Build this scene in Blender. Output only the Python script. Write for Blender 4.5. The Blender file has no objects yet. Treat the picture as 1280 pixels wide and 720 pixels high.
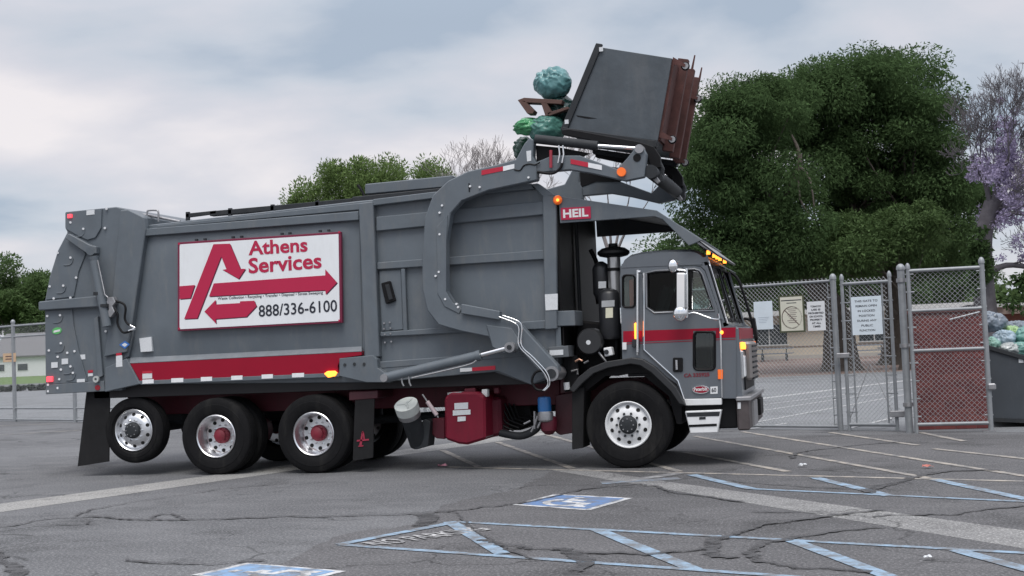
import bpy, bmesh, math, random
import numpy as np
from mathutils import Vector, Matrix
random.seed(7); rng = np.random.default_rng(7)
scene = bpy.context.scene
C = scene.collection
# ---------------------------------------------------------------- camera
FOC, YAW, PIT, ROL = 1600.0, math.radians(14.74), math.radians(2.57), math.radians(2.38)
CP = Vector((2.73, -15.74, 1.58))
_f = Vector((-math.sin(YAW)*math.cos(PIT), math.cos(YAW)*math.cos(PIT), math.sin(PIT)))
_r0 = Vector((math.cos(YAW), math.sin(YAW), 0)); _u0 = _r0.cross(_f)
_r = _r0*math.cos(ROL) - _u0*math.sin(ROL); _u = _r0*math.sin(ROL) + _u0*math.cos(ROL)
cd = bpy.data.cameras.new('camera'); cam = bpy.data.objects.new('camera', cd); C.objects.link(cam)
cd.sensor_width = 36; cd.lens = FOC*36/1280; cd.clip_end = 2000
M = Matrix((_r, _u, -_f)).transposed().to_4x4(); M.translation = CP
cam.matrix_world = M
scene.camera = cam
# ---------------------------------------------------------------- light: overcast morning
w = bpy.data.worlds.new('World'); scene.world = w; w.use_nodes = True
nt = w.node_tree; N = nt.nodes; L = nt.links; N.clear()
def nd(t, **k):
    n = N.new(t)
    for a, v in k.items(): setattr(n, a, v)
    return n
SUN_EL, SUN_AZ = math.radians(60), math.radians(-75)     # azimuth from +X, soft light from behind the camera
out = nd('ShaderNodeOutputWorld'); bg = nd('ShaderNodeBackground'); bg.inputs[1].default_value = 0.1
sky = nd('ShaderNodeTexSky', sky_type='NISHITA', sun_disc=False)
sky.sun_elevation = SUN_EL; sky.sun_rotation = math.pi/2 - SUN_AZ
tc = nd('ShaderNodeTexCoord'); sep = nd('ShaderNodeSeparateXYZ'); L.new(tc.outputs['Generated'], sep.inputs[0])
# project the view direction on a cloud layer so that clouds flatten towards the horizon
addz = nd('ShaderNodeMath', operation='ADD'); addz.inputs[1].default_value = 0.22; L.new(sep.outputs[2], addz.inputs[0])
absz = nd('ShaderNodeMath', operation='MAXIMUM'); absz.inputs[1].default_value = 0.05; L.new(addz.outputs[0], absz.inputs[0])
dv = nd('ShaderNodeVectorMath', operation='DIVIDE'); L.new(tc.outputs['Generated'], dv.inputs[0])
cmb = nd('ShaderNodeCombineXYZ')
for i in range(3): L.new(absz.outputs[0], cmb.inputs[i])
L.new(cmb.outputs[0], dv.inputs[1])
mp = nd('ShaderNodeMapping'); mp.inputs['Location'].default_value = (0.35, 1.9, 0); mp.inputs['Scale'].default_value = (1.2, 1.2, 1.6); L.new(dv.outputs[0], mp.inputs[0])
n1 = nd('ShaderNodeTexNoise'); n1.inputs['Scale'].default_value = 1.3; n1.inputs['Detail'].default_value = 8; n1.inputs['Roughness'].default_value = 0.48
n1.inputs['Distortion'].default_value = 0.15
L.new(mp.outputs[0], n1.inputs['Vector'])
cr = nd('ShaderNodeValToRGB'); L.new(n1.outputs[0], cr.inputs[0])
e = cr.color_ramp.elements
e[0].position = 0.36; e[0].color = (2.9, 3.4, 4.1, 1)
e[1].position = 0.68; e[1].color = (6.2, 5.85, 5.9, 1)
m_ = e.new(0.45); m_.color = (4.0, 4.3, 4.8, 1)
m_ = e.new(0.56); m_.color = (4.9, 4.85, 5.2, 1)
# overcast sky brightens towards the zenith
zr = nd('ShaderNodeMapRange'); zr.inputs[1].default_value = 0.25; zr.inputs[2].default_value = 1; zr.inputs[3].default_value = 1.0; zr.inputs[4].default_value = 2.5
L.new(sep.outputs[2], zr.inputs[0])
cl = nd('ShaderNodeVectorMath', operation='SCALE'); L.new(cr.outputs[0], cl.inputs[0]); L.new(zr.outputs[0], cl.inputs[3])
mx = nd('ShaderNodeMixRGB'); mx.inputs[0].default_value = 0.93
L.new(sky.outputs[0], mx.inputs[1]); L.new(cl.outputs[0], mx.inputs[2])
L.new(mx.outputs[0], bg.inputs[0]); L.new(bg.outputs[0], out.inputs[0])
sd = bpy.data.lights.new('sun', 'SUN'); sd.energy = 1.4; sd.angle = math.radians(30); sd.color = (1, 0.96, 0.9)
so = bpy.data.objects.new('sun', sd); C.objects.link(so)
sdir = Vector((math.cos(SUN_EL)*math.cos(SUN_AZ), math.cos(SUN_EL)*math.sin(SUN_AZ), math.sin(SUN_EL)))
so.rotation_euler = sdir.to_track_quat('Z', 'Y').to_euler(); so.location = (0, -10, 30)
vs = scene.view_settings; vs.view_transform = 'Standard'; vs.look = 'None'; vs.exposure = 0.55; vs.gamma = 1; vs.use_curve_mapping = False
scene.cycles.max_bounces = 6; scene.cycles.transparent_max_bounces = 12

# ---------------------------------------------------------------- measuring helpers: a sight line met with a known plane
def ray(x, y): return _f*FOC + _r*(x-640) + _u*(360-y)
def T(x, y, Y=0.0):
    d = ray(x, y); t = (Y-CP.y)/d.y; p = CP + d*t; return (p.x, p.z)
def G(x, y, Z=0.0):
    d = ray(x, y); t = (Z-CP.z)/d.z; p = CP + d*t; return Vector((p.x, p.y, Z))
def at(x, y, depth): return CP + ray(x, y)*(depth/FOC)

# ---------------------------------------------------------------- materials
MATS = {}
def mat(name, col, rough=0.6, metal=0.0, var=0.12, scale=6.0, bump=0.0, bscale=60.0, spec=0.5, coat=0.0, dirt=None, emit=0.0, island=0.0, trans=0.0):
    if name in MATS: return MATS[name]
    m = bpy.data.materials.new(name); m.use_nodes = True; n = m.node_tree.nodes; l = m.node_tree.links
    b = n['Principled BSDF']; b.inputs['Roughness'].default_value = rough; b.inputs['Metallic'].default_value = metal
    b.inputs['Specular IOR Level'].default_value = spec
    if coat: b.inputs['Coat Weight'].default_value = coat; b.inputs['Coat Roughness'].default_value = 0.15
    g = n.new('ShaderNodeNewGeometry')
    t = n.new('ShaderNodeTexNoise'); t.inputs['Scale'].default_value = scale; t.inputs['Detail'].default_value = 6; t.inputs['Roughness'].default_value = 0.62
    l.new(g.outputs['Position'], t.inputs['Vector'])
    mr = n.new('ShaderNodeMapRange'); mr.inputs[1].default_value = 0.25; mr.inputs[2].default_value = 0.75; mr.inputs[3].default_value = 1-var; mr.inputs[4].default_value = 1+var
    l.new(t.outputs[0], mr.inputs[0]); src = mr.outputs[0]
    if island:
        ir = n.new('ShaderNodeMapRange'); ir.inputs[3].default_value = 1-island; ir.inputs[4].default_value = 1+island
        l.new(g.outputs['Random Per Island'], ir.inputs[0])
        mm = n.new('ShaderNodeMath'); mm.operation = 'MULTIPLY'; l.new(src, mm.inputs[0]); l.new(ir.outputs[0], mm.inputs[1]); src = mm.outputs[0]
    sc_ = n.new('ShaderNodeVectorMath'); sc_.operation = 'SCALE'; sc_.inputs[0].default_value = col[:3]; l.new(src, sc_.inputs[3])
    c_out = sc_.outputs[0]
    if dirt:      # (colour, amount) blotches and streaks with a shape of their own
        t2 = n.new('ShaderNodeTexNoise'); t2.inputs['Scale'].default_value = 1.0; t2.inputs['Detail'].default_value = 9; t2.inputs['Roughness'].default_value = 0.7
        mpn = n.new('ShaderNodeMapping'); mpn.inputs['Scale'].default_value = (5.5, 5.5, 1.3); l.new(g.outputs['Position'], mpn.inputs[0]); l.new(mpn.outputs[0], t2.inputs['Vector'])
        r2 = n.new('ShaderNodeMapRange'); r2.inputs[1].default_value = 0.5; r2.inputs[2].default_value = 0.72; r2.inputs[3].default_value = 0; r2.inputs[4].default_value = dirt[1]
        l.new(t2.outputs[0], r2.inputs[0])
        mi = n.new('ShaderNodeMixRGB'); l.new(r2.outputs[0], mi.inputs[0]); l.new(c_out, mi.inputs[1]); mi.inputs[2].default_value = (*dirt[0], 1); c_out = mi.outputs[0]
        ro = n.new('ShaderNodeMapRange'); ro.inputs[3].default_value = rough; ro.inputs[4].default_value = min(1, rough+0.3); l.new(t2.outputs[0], ro.inputs[0]); l.new(ro.outputs[0], b.inputs['Roughness'])
    l.new(c_out, b.inputs['Base Color'])
    if bump:
        t3 = n.new('ShaderNodeTexNoise'); t3.inputs['Scale'].default_value = bscale; t3.inputs['Detail'].default_value = 4; l.new(g.outputs['Position'], t3.inputs['Vector'])
        bp = n.new('ShaderNodeBump'); bp.inputs['Strength'].default_value = 1.0; bp.inputs['Distance'].default_value = bump; l.new(t3.outputs[0], bp.inputs['Height']); l.new(bp.outputs[0], b.inputs['Normal'])
    if emit:
        b.inputs['Emission Color'].default_value = (*col[:3], 1); b.inputs['Emission Strength'].default_value = emit
    if trans:
        tr = n.new('ShaderNodeBsdfTranslucent'); l.new(c_out, tr.inputs[0]); ms = n.new('ShaderNodeMixShader'); ms.inputs[0].default_value = trans
        l.new(b.outputs[0], ms.inputs[1]); l.new(tr.outputs[0], ms.inputs[2]); l.new(ms.outputs[0], n['Material Output'].inputs[0])
    MATS[name] = m; return m
def glass(name, tint, refl=1.0):
    m = bpy.data.materials.new(name); m.use_nodes = True; n = m.node_tree.nodes; l = m.node_tree.links; n.remove(n['Principled BSDF'])
    a = n.new('ShaderNodeBsdfTransparent'); a.inputs[0].default_value = (*tint, 1); gl = n.new('ShaderNodeBsdfGlossy'); gl.inputs['Roughness'].default_value = 0.02
    fr = n.new('ShaderNodeFresnel'); fr.inputs[0].default_value = 1.52; mu = n.new('ShaderNodeMath'); mu.operation = 'MULTIPLY'; mu.inputs[1].default_value = refl; mu.use_clamp = True
    l.new(fr.outputs[0], mu.inputs[0]); ms = n.new('ShaderNodeMixShader'); l.new(mu.outputs[0], ms.inputs[0]); l.new(a.outputs[0], ms.inputs[1]); l.new(gl.outputs[0], ms.inputs[2])
    l.new(ms.outputs[0], n['Material Output'].inputs[0]); MATS[name] = m; return m
GREY = mat('grey_paint', (0.110, 0.130, 0.150), 0.30, var=0.10, scale=1.6, bump=0.006, bscale=2.6, coat=0.2, dirt=((0.19, 0.19, 0.185), 0.42))
GREYP = mat('grey_paint_satin', (0.106, 0.125, 0.144), 0.38, var=0.12, scale=3, bump=0.002, bscale=5, dirt=((0.18, 0.178, 0.172), 0.42))
CABG = mat('cab_grey_paint', (0.100, 0.114, 0.132), 0.25, dirt=((0.16, 0.158, 0.155), 0.25), var=0.06, scale=3, coat=0.5)
DGREY = mat('dark_grey_steel', (0.026, 0.029, 0.033), 0.5, spec=0.3, var=0.2, scale=8, dirt=((0.06, 0.058, 0.056), 0.35))
BLACK = mat('black_plastic', (0.007, 0.007, 0.008), 0.5, var=0.2, scale=9, spec=0.2)
RUBBER = mat('tyre_rubber', (0.006, 0.006, 0.007), 0.65, var=0.25, scale=14, bump=0.002, bscale=70, dirt=((0.034, 0.033, 0.031), 0.55), spec=0.2)
FLAP = mat('rubber_flap', (0.012, 0.012, 0.013), 0.6, var=0.3, scale=4, dirt=((0.03, 0.029, 0.028), 0.4), spec=0.25)
MAROON = mat('maroon_paint', (0.095, 0.006, 0.018), 0.4, var=0.15, scale=4, dirt=((0.04, 0.02, 0.02), 0.5))
RED = mat('red_paint', (0.27, 0.004, 0.022), 0.4, var=0.06, scale=3, spec=0.25)
SRED = mat('sign_red', (0.43, 0.008, 0.055), 0.45, var=0.03, scale=3)
SWHITE = mat('sign_white', (0.74, 0.76, 0.78), 0.45, var=0.03, scale=2, dirt=((0.55, 0.55, 0.55), 0.25))
WHITE = mat('white_paint', (0.72, 0.73, 0.74), 0.35, var=0.05, scale=5, dirt=((0.4, 0.4, 0.4), 0.35))
INK = mat('black_ink', (0.015, 0.018, 0.03), 0.5, var=0.05)
CHROME = mat('chrome', (0.82, 0.83, 0.84), 0.1, metal=1.0, var=0.03)
ALU = mat('aluminium_wheel', (0.76, 0.77, 0.79), 0.2, metal=1.0, var=0.06, scale=12, dirt=((0.3, 0.29, 0.28), 0.3))
STEEL = mat('worn_steel', (0.33, 0.33, 0.34), 0.45, metal=0.7, var=0.2, scale=14)
GALV = mat('galvanised_steel', (0.27, 0.285, 0.30), 0.5, metal=0.3, var=0.15, scale=9)
WIRE = mat('fence_wire', (0.33, 0.345, 0.36), 0.5, metal=0.3, var=0.15, scale=9)
REFW = mat('reflector_white', (0.75, 0.76, 0.78), 0.35, var=0.08, scale=20)
REFR = mat('reflector_red', (0.45, 0.015, 0.04), 0.35, var=0.08, scale=20)
LAMP_R = mat('lit_red_lamp', (1.0, 0.05, 0.07), 0.3, emit=1.5)
LAMP_O = mat('lit_orange_lamp', (1.0, 0.26, 0.03), 0.3, emit=2.4)
LAMP_OD = mat('orange_lamp_lens', (0.75, 0.14, 0.02), 0.25, var=0.1, emit=0.25)
LAMP_RD = mat('red_lamp_lens', (0.25, 0.01, 0.02), 0.25, var=0.1)
GLASS = glass('window_glass', (0.75, 0.82, 0.80), 1.6)
WSHIELD = glass('windshield_glass', (0.6, 0.68, 0.65), 4.5)
MIRROR = mat('mirror_chrome', (0.86, 0.87, 0.88), 0.06, metal=1.0, var=0.02)
BIN = mat('bin_paint', (0.06, 0.073, 0.086), 0.36, var=0.2, scale=3, bump=0.012, bscale=3, dirt=((0.10, 0.107, 0.115), 0.5))
RUST = mat('rust_primer', (0.088, 0.036, 0.032), 0.75, var=0.3, scale=9, dirt=((0.05, 0.03, 0.028), 0.6))
BLUE = mat('blue_filter_paint', (0.02, 0.13, 0.36), 0.35)
SEAT = mat('seat_fabric', (0.5, 0.5, 0.5), 0.85, var=0.1)
STICK = mat('sticker_paper', (0.62, 0.64, 0.66), 0.5, var=0.12, scale=60)

# ---------------------------------------------------------------- mesh helpers
def top(o):
    while o.parent: o = o.parent
    return o
def link(name, bm, m, parent=None, smooth=False, angle=None):
    bmesh.ops.recalc_face_normals(bm, faces=bm.faces[:])
    me = bpy.data.meshes.new(name)
    if parent is not None:
        bmesh.ops.translate(bm, verts=bm.verts[:], vec=-top(parent).location)
    else:
        xs = [v.co for v in bm.verts]
        lo = Vector([min(v[i] for v in xs) for i in range(3)]); hi = Vector([max(v[i] for v in xs) for i in range(3)])
        base = Vector(((lo.x+hi.x)/2, (lo.y+hi.y)/2, lo.z)); bmesh.ops.translate(bm, verts=bm.verts[:], vec=-base)
    bm.to_mesh(me); bm.free()
    if m: me.materials.append(m)
    o = bpy.data.objects.new(name, me); C.objects.link(o)
    if parent is not None: o.parent = parent
    else: o.location = base
    if smooth:
        me.polygons.foreach_set('use_smooth', [True]*len(me.polygons))
        if angle is not None: me.set_sharp_from_angle(angle=math.radians(angle))
    return o
def tag(o, label=None, cat=None, group=None, kind=None):
    if label: o['label'] = label
    if cat: o['category'] = cat
    if group: o['group'] = group
    if kind: o['kind'] = kind
    return o
def empty(name, loc):
    o = bpy.data.objects.new(name, None); C.objects.link(o); o.location = loc; o.empty_display_size = 0.2; return o
def bevel(bm, w, seg=1):
    bmesh.ops.remove_doubles(bm, verts=bm.verts[:], dist=1e-5)
    es = [e for e in bm.edges if len(e.link_faces) == 2 and e.calc_face_angle(0) > 0.5]
    if es and w > 0: bmesh.ops.bevel(bm, geom=es, offset=w, segments=seg, affect='EDGES', profile=0.6, clamp_overlap=True)
def add_prism(bm, pts, Y0, Y1):
    """outline pts (X,Z) extruded from Y0 to Y1"""
    a = [bm.verts.new((x, Y0, z)) for x, z in pts]; b = [bm.verts.new((x, Y1, z)) for x, z in pts]; n = len(pts)
    bm.faces.new(a); bm.faces.new(b[::-1])
    for i in range(n): bm.faces.new((a[i], b[i], b[(i+1) % n], a[(i+1) % n]))
def prism(name, pts, Y0, Y1, m, parent, bev=0.006, px=True, Yr=None, smooth=False):
    if px: pts = [T(x, y, Y0 if Yr is None else Yr) for x, y in pts]
    bm = bmesh.new(); add_prism(bm, pts, Y0, Y1); bmesh.ops.recalc_face_normals(bm, faces=bm.faces[:])
    if bev: bevel(bm, bev)
    return link(name, bm, m, parent, smooth, 35 if smooth else None)
def holed(name, outer, holes, Y0, Y1, m, parent, px=True):
    """plate with openings"""
    bm = bmesh.new(); es = []
    for lp in [outer]+holes:
        pp = [T(x, y, Y0) for x, y in lp] if px else lp
        vs_ = [bm.verts.new((x, Y0, z)) for x, z in pp]
        es += [bm.edges.new((vs_[i], vs_[(i+1) % len(vs_)])) for i in range(len(vs_))]
    bmesh.ops.triangle_fill(bm, use_beauty=True, use_dissolve=False, edges=es)
    r = bmesh.ops.extrude_face_region(bm, geom=bm.faces[:])
    bmesh.ops.translate(bm, verts=[g for g in r['geom'] if isinstance(g, bmesh.types.BMVert)], vec=(0, Y1-Y0, 0))
    return link(name, bm, m, parent)
def add_box(bm, c, s, rot=None):
    r = bmesh.ops.create_cube(bm, size=1.0); mt = Matrix.Translation(c)
    if rot is not None: mt = mt @ rot.to_4x4()
    bmesh.ops.transform(bm, matrix=mt @ Matrix.Diagonal((*s, 1)), verts=r['verts'])
def box(name, lo, hi, m, parent, bev=0.005):
    bm = bmesh.new(); lo = Vector(lo); hi = Vector(hi); add_box(bm, (lo+hi)/2, hi-lo)
    if bev: bevel(bm, bev)
    return link(name, bm, m, parent)
def add_cyl(bm, p0, p1, r0, r1=None, n=16, caps=True):
    p0 = Vector(p0); p1 = Vector(p1); r1 = r0 if r1 is None else r1
    d = p1-p0; q = d.to_track_quat('Z', 'Y')
    A = [bm.verts.new(p0 + q @ Vector((r0*math.cos(2*math.pi*i/n), r0*math.sin(2*math.pi*i/n), 0))) for i in range(n)]
    B = [bm.verts.new(p1 + q @ Vector((r1*math.cos(2*math.pi*i/n), r1*math.sin(2*math.pi*i/n), 0))) for i in range(n)]
    for i in range(n): bm.faces.new((A[i], A[(i+1) % n], B[(i+1) % n], B[i]))
    if caps: bm.faces.new(A[::-1]); bm.faces.new(B)
def cyl(name, p0, p1, r, m, parent, n=20, r1=None):
    bm = bmesh.new(); add_cyl(bm, p0, p1, r, r1, n); return link(name, bm, m, parent, True, 40)
def add_tube(bm, pts, r, n=8, r1=None, close=False):
    pts = [Vector(p) for p in pts]; rings = []; k = len(pts)
    up = None
    for i, p in enumerate(pts):
        if close: d = (pts[(i+1) % k]-pts[i-1])
        else: d = (pts[min(i+1, k-1)]-pts[max(i-1, 0)])
        d.normalize()
        if up is None:
            up = Vector((0, 0, 1)) if abs(d.z) < 0.9 else Vector((1, 0, 0))
        s = d.cross(up); s = s.normalized() if s.length > 1e-6 else Vector((1, 0, 0)); up = s.cross(d).normalized()
        rr = r if r1 is None else r+(r1-r)*i/(k-1)
        rings.append([bm.verts.new(p + s*rr*math.cos(2*math.pi*j/n) + up*rr*math.sin(2*math.pi*j/n)) for j in range(n)])
    for i in range(k if close else k-1):
        a, b = rings[i], rings[(i+1) % k]
        for j in range(n): bm.faces.new((a[j], a[(j+1) % n], b[(j+1) % n], b[j]))
    if not close:
        bm.faces.new(rings[0][::-1]); bm.faces.new(rings[-1])
def tube(name, pts, r, m, parent, n=8):
    bm = bmesh.new(); add_tube(bm, pts, r, n); return link(name, bm, m, parent, True, 50)
def smoothpath(pts, k=6):
    """Catmull-Rom through pts"""
    pts = [Vector(p) for p in pts]; o = []
    for i in range(len(pts)-1):
        p0 = pts[max(i-1, 0)]; p1 = pts[i]; p2 = pts[i+1]; p3 = pts[min(i+2, len(pts)-1)]
        for j in range(k):
            t = j/k; o.append(0.5*((2*p1)+(-p0+p2)*t+(2*p0-5*p1+4*p2-p3)*t*t+(-p0+3*p1-3*p2+p3)*t**3))
    o.append(pts[-1]); return o
def pp(px, Y):     # pixel list to 3D points on plane Y
    return [Vector((T(x, y, Y)[0], Y, T(x, y, Y)[1])) for x, y in px]
def lathe(bm, prof, c, n=48, axis='Y', a0=0, a1=2*math.pi):
    """prof: list of (radius, offset along axis)"""
    full = abs(a1-a0-2*math.pi) < 1e-6; rings = []
    cnt = n if full else n+1
    for r, h in prof:
        ring = []
        for i in range(cnt):
            a = a0+(a1-a0)*i/n
            if axis == 'Y': v = (c[0]+r*math.cos(a), c[1]+h, c[2]+r*math.sin(a))
            else: v = (c[0]+r*math.cos(a), c[1]+r*math.sin(a), c[2]+h)
            ring.append(bm.verts.new(v))
        rings.append(ring)
    for a, b in zip(rings, rings[1:]):
        for i in range(n): bm.faces.new((a[i], a[(i+1) % cnt], b[(i+1) % cnt], b[i]))
    return rings
def turned(name, prof, c, m, parent, n=40, axis='Y', cap=True):
    bm = bmesh.new(); r = lathe(bm, prof, c, n, axis)
    if cap:
        for ring in (r[0], r[-1]):
            try: bm.faces.new(ring)
            except ValueError: pass
    return link(name, bm, m, parent, True, 35)
def text_mesh(s, w_, h_, bold=0.0, lines=1, space=1.0):
    """a text as vertices and faces fitted to a w x h box with its corner at 0,0"""
    cu = bpy.data.curves.new('lettering', 'FONT'); cu.body = s; cu.align_x = 'CENTER' if '\n' in s else 'LEFT'; cu.offset = bold; cu.space_line = space; cu.resolution_u = 3
    o = bpy.data.objects.new('lettering', cu); C.objects.link(o); bpy.context.view_layer.update()
    me = bpy.data.meshes.new_from_object(o.evaluated_get(bpy.context.evaluated_depsgraph_get()))
    bpy.data.objects.remove(o); bpy.data.curves.remove(cu)
    v = np.array([x.co[:2] for x in me.vertices]); f = [list(p.vertices) for p in me.polygons]; bpy.data.meshes.remove(me)
    lo = v.min(0); hi = v.max(0); v = (v-lo)/(hi-lo)*np.array([w_, h_]); return v, f
def text_on(name, s, org, ux, uz, w_, h_, m, parent, bold=0.0, space=1.0):
    """lettering laid on a plane: org lower-left corner, ux / uz unit directions"""
    v, f = text_mesh(s, w_, h_, bold, space=space); bm = bmesh.new(); org = Vector(org); ux = Vector(ux); uz = Vector(uz)
    vs_ = [bm.verts.new(org+ux*float(a)+uz*float(b)) for a, b in v]
    for q in f:
        try: bm.faces.new([vs_[i] for i in q])
        except ValueError: pass
    return link(name, bm, m, parent)
# ================================================================= GROUND
def ground_mat(name, base, dark, light, speck=0.35):
    m = bpy.data.materials.new(name); m.use_nodes = True; n = m.node_tree.nodes; l = m.node_tree.links; b = n['Principled BSDF']; b.inputs['Roughness'].default_value = 0.85
    b.inputs['Specular IOR Level'].default_value = 0.2
    g = n.new('ShaderNodeNewGeometry')
    def noise(sc, det=5, ro=0.6, mpv=None):
        t = n.new('ShaderNodeTexNoise'); t.inputs['Scale'].default_value = sc; t.inputs['Detail'].default_value = det; t.inputs['Roughness'].default_value = ro
        if mpv:
            q = n.new('ShaderNodeMapping'); q.inputs['Rotation'].default_value = (0, 0, mpv[0]); q.inputs['Scale'].default_value = mpv[1]; l.new(g.outputs['Position'], q.inputs[0]); l.new(q.outputs[0], t.inputs['Vector'])
        else: l.new(g.outputs['Position'], t.inputs['Vector'])
        return t.outputs[0]
    def rng_(src, a, b_, c_, d_):
        r = n.new('ShaderNodeMapRange'); l.new(src, r.inputs[0])
        for i, v in enumerate((a, b_, c_, d_)): r.inputs[i+1].default_value = v
        return r.outputs[0]
    def mix(f, a, b_):
        x = n.new('ShaderNodeMixRGB'); l.new(f, x.inputs[0])
        for i, v in ((1, a), (2, b_)):
            if isinstance(v, tuple): x.inputs[i].default_value = (*v, 1)
            else: l.new(v, x.inputs[i])
        return x.outputs[0]
    c = mix(rng_(noise(0.22, 4), 0.38, 0.62, 0, 1), base, dark); c = mix(rng_(noise(0.55, 7, 0.72), 0.53, 0.64, 0, 0.8), c, tuple(v_*0.62 for v_ in dark))
    c = mix(rng_(noise(0.9, 6, 0.7, (0.4, (1, 2.6, 1))), 0.48, 0.70, 0, 0.55), c, light)
    c = mix(rng_(noise(1.7, 8, 0.75, (-0.3, (0.6, 3.0, 1))), 0.54, 0.68, 0, 0.6), c, dark)
    sp = noise(42, 2, 0.8); c = mix(rng_(sp, 0.52, 0.66, 0, speck), c, tuple(min(1, v*2.6) for v in light)); c = mix(rng_(sp, 0.48, 0.34, 0, speck), c, tuple(v*0.35 for v in dark))
    # hairline cracks
    v = n.new('ShaderNodeTexVoronoi'); v.feature = 'DISTANCE_TO_EDGE'; v.inputs['Scale'].default_value = 0.42
    wn = n.new('ShaderNodeTexNoise'); wn.inputs['Scale'].default_value = 1.4; wn.inputs['Detail'].default_value = 6; l.new(g.outputs['Position'], wn.inputs['Vector'])
    wm = n.new('ShaderNodeVectorMath'); wm.operation = 'MULTIPLY_ADD'; l.new(wn.outputs[1], wm.inputs[0]); wm.inputs[1].default_value = (1.3, 1.3, 0); l.new(g.outputs['Position'], wm.inputs[2]); l.new(wm.outputs[0], v.inputs['Vector'])
    ck = rng_(v.outputs['Distance'], 0.0, 0.010, 0.75, 0); km = n.new('ShaderNodeMath'); km.operation = 'MULTIPLY'; l.new(ck, km.inputs[0]); l.new(rng_(noise(0.5, 3), 0.47, 0.56, 0, 1), km.inputs[1])
    c = mix(km.outputs[0], c, tuple(v_*0.25 for v_ in dark))
    l.new(c, b.inputs['Base Color'])
    bp = n.new('ShaderNodeBump'); bp.inputs['Distance'].default_value = 0.006; bp.inputs['Strength'].default_value = 0.7; l.new(noise(55, 3, 0.7), bp.inputs['Height']); l.new(bp.outputs[0], b.inputs['Normal'])
    MATS[name] = m; return m
ASPH = ground_mat('asphalt', (0.132, 0.135, 0.141), (0.096, 0.098, 0.103), (0.182, 0.184, 0.190))
ASPH2 = ground_mat('old_asphalt', (0.185, 0.193, 0.203), (0.155, 0.162, 0.17), (0.22, 0.228, 0.24), 0.2)
CONC = ground_mat('gutter_concrete', (0.27, 0.268, 0.26), (0.21, 0.21, 0.208), (0.34, 0.335, 0.32), 0.3)
CONC2 = ground_mat('trench_patch', (0.22, 0.22, 0.218), (0.165, 0.165, 0.167), (0.29, 0.288, 0.28), 0.35)
DIRT = ground_mat('bare_dirt', (0.21, 0.155, 0.135), (0.15, 0.11, 0.095), (0.27, 0.21, 0.185), 0.3)
LAWNM = ground_mat('lawn_green', (0.10, 0.16, 0.05), (0.08, 0.135, 0.04), (0.13, 0.19, 0.065), 0.3)
def paint(name, col, wear, wc=(0.15, 0.151, 0.156)):
    m = bpy.data.materials.new(name); m.use_nodes = True; n = m.node_tree.nodes; l = m.node_tree.links; b = n['Principled BSDF']; b.inputs['Roughness'].default_value = 0.8; b.inputs['Specular IOR Level'].default_value = 0.3
    g = n.new('ShaderNodeNewGeometry'); t = n.new('ShaderNodeTexNoise'); t.inputs['Scale'].default_value = 4.5; t.inputs['Detail'].default_value = 10; t.inputs['Roughness'].default_value = 0.78; l.new(g.outputs['Position'], t.inputs['Vector'])
    r = n.new('ShaderNodeMapRange'); r.inputs[1].default_value = 0.62-wear*0.3; r.inputs[2].default_value = 0.78-wear*0.3; r.inputs[3].default_value = 0.0; r.inputs[4].default_value = 0.95; l.new(t.outputs[0], r.inputs[0])
    x = n.new('ShaderNodeMixRGB'); x.inputs[1].default_value = (*col, 1); x.inputs[2].default_value = (*wc, 1); l.new(r.outputs[0], x.inputs[0]); l.new(x.outputs[0], b.inputs['Base Color']); MATS[name] = m; return m
PB = paint('blue_paint', (0.25, 0.355, 0.465), 0.66); PBD = paint('emblem_blue_paint', (0.11, 0.205, 0.40), 0.62)
PC = paint('cream_paint', (0.38, 0.345, 0.30), 0.68); PW = paint('white_road_paint', (0.56, 0.57, 0.58), 0.6); PF = paint('faded_white_paint', (0.40, 0.405, 0.41), 0.5, (0.16, 0.168, 0.178))
SEAL = mat('crack_sealant', (0.060, 0.060, 0.063), 0.7, var=0.3, scale=4)
def worn_away(m, lo, hi, sc):
    n = m.node_tree.nodes; l = m.node_tree.links; g = n.new('ShaderNodeNewGeometry'); t = n.new('ShaderNodeTexNoise'); t.inputs['Scale'].default_value = sc; t.inputs['Detail'].default_value = 8; t.inputs['Roughness'].default_value = 0.75; l.new(g.outputs['Position'], t.inputs['Vector'])
    r = n.new('ShaderNodeMapRange'); r.inputs[1].default_value = lo; r.inputs[2].default_value = hi; l.new(t.outputs[0], r.inputs[0]); l.new(r.outputs[0], n['Principled BSDF'].inputs['Alpha'])
worn_away(SEAL, 0.30, 0.55, 5.0)
ASPH3 = ground_mat('resurfaced_asphalt', (0.107, 0.106, 0.110), (0.078, 0.078, 0.081), (0.142, 0.141, 0.145), 0.36)

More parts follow.
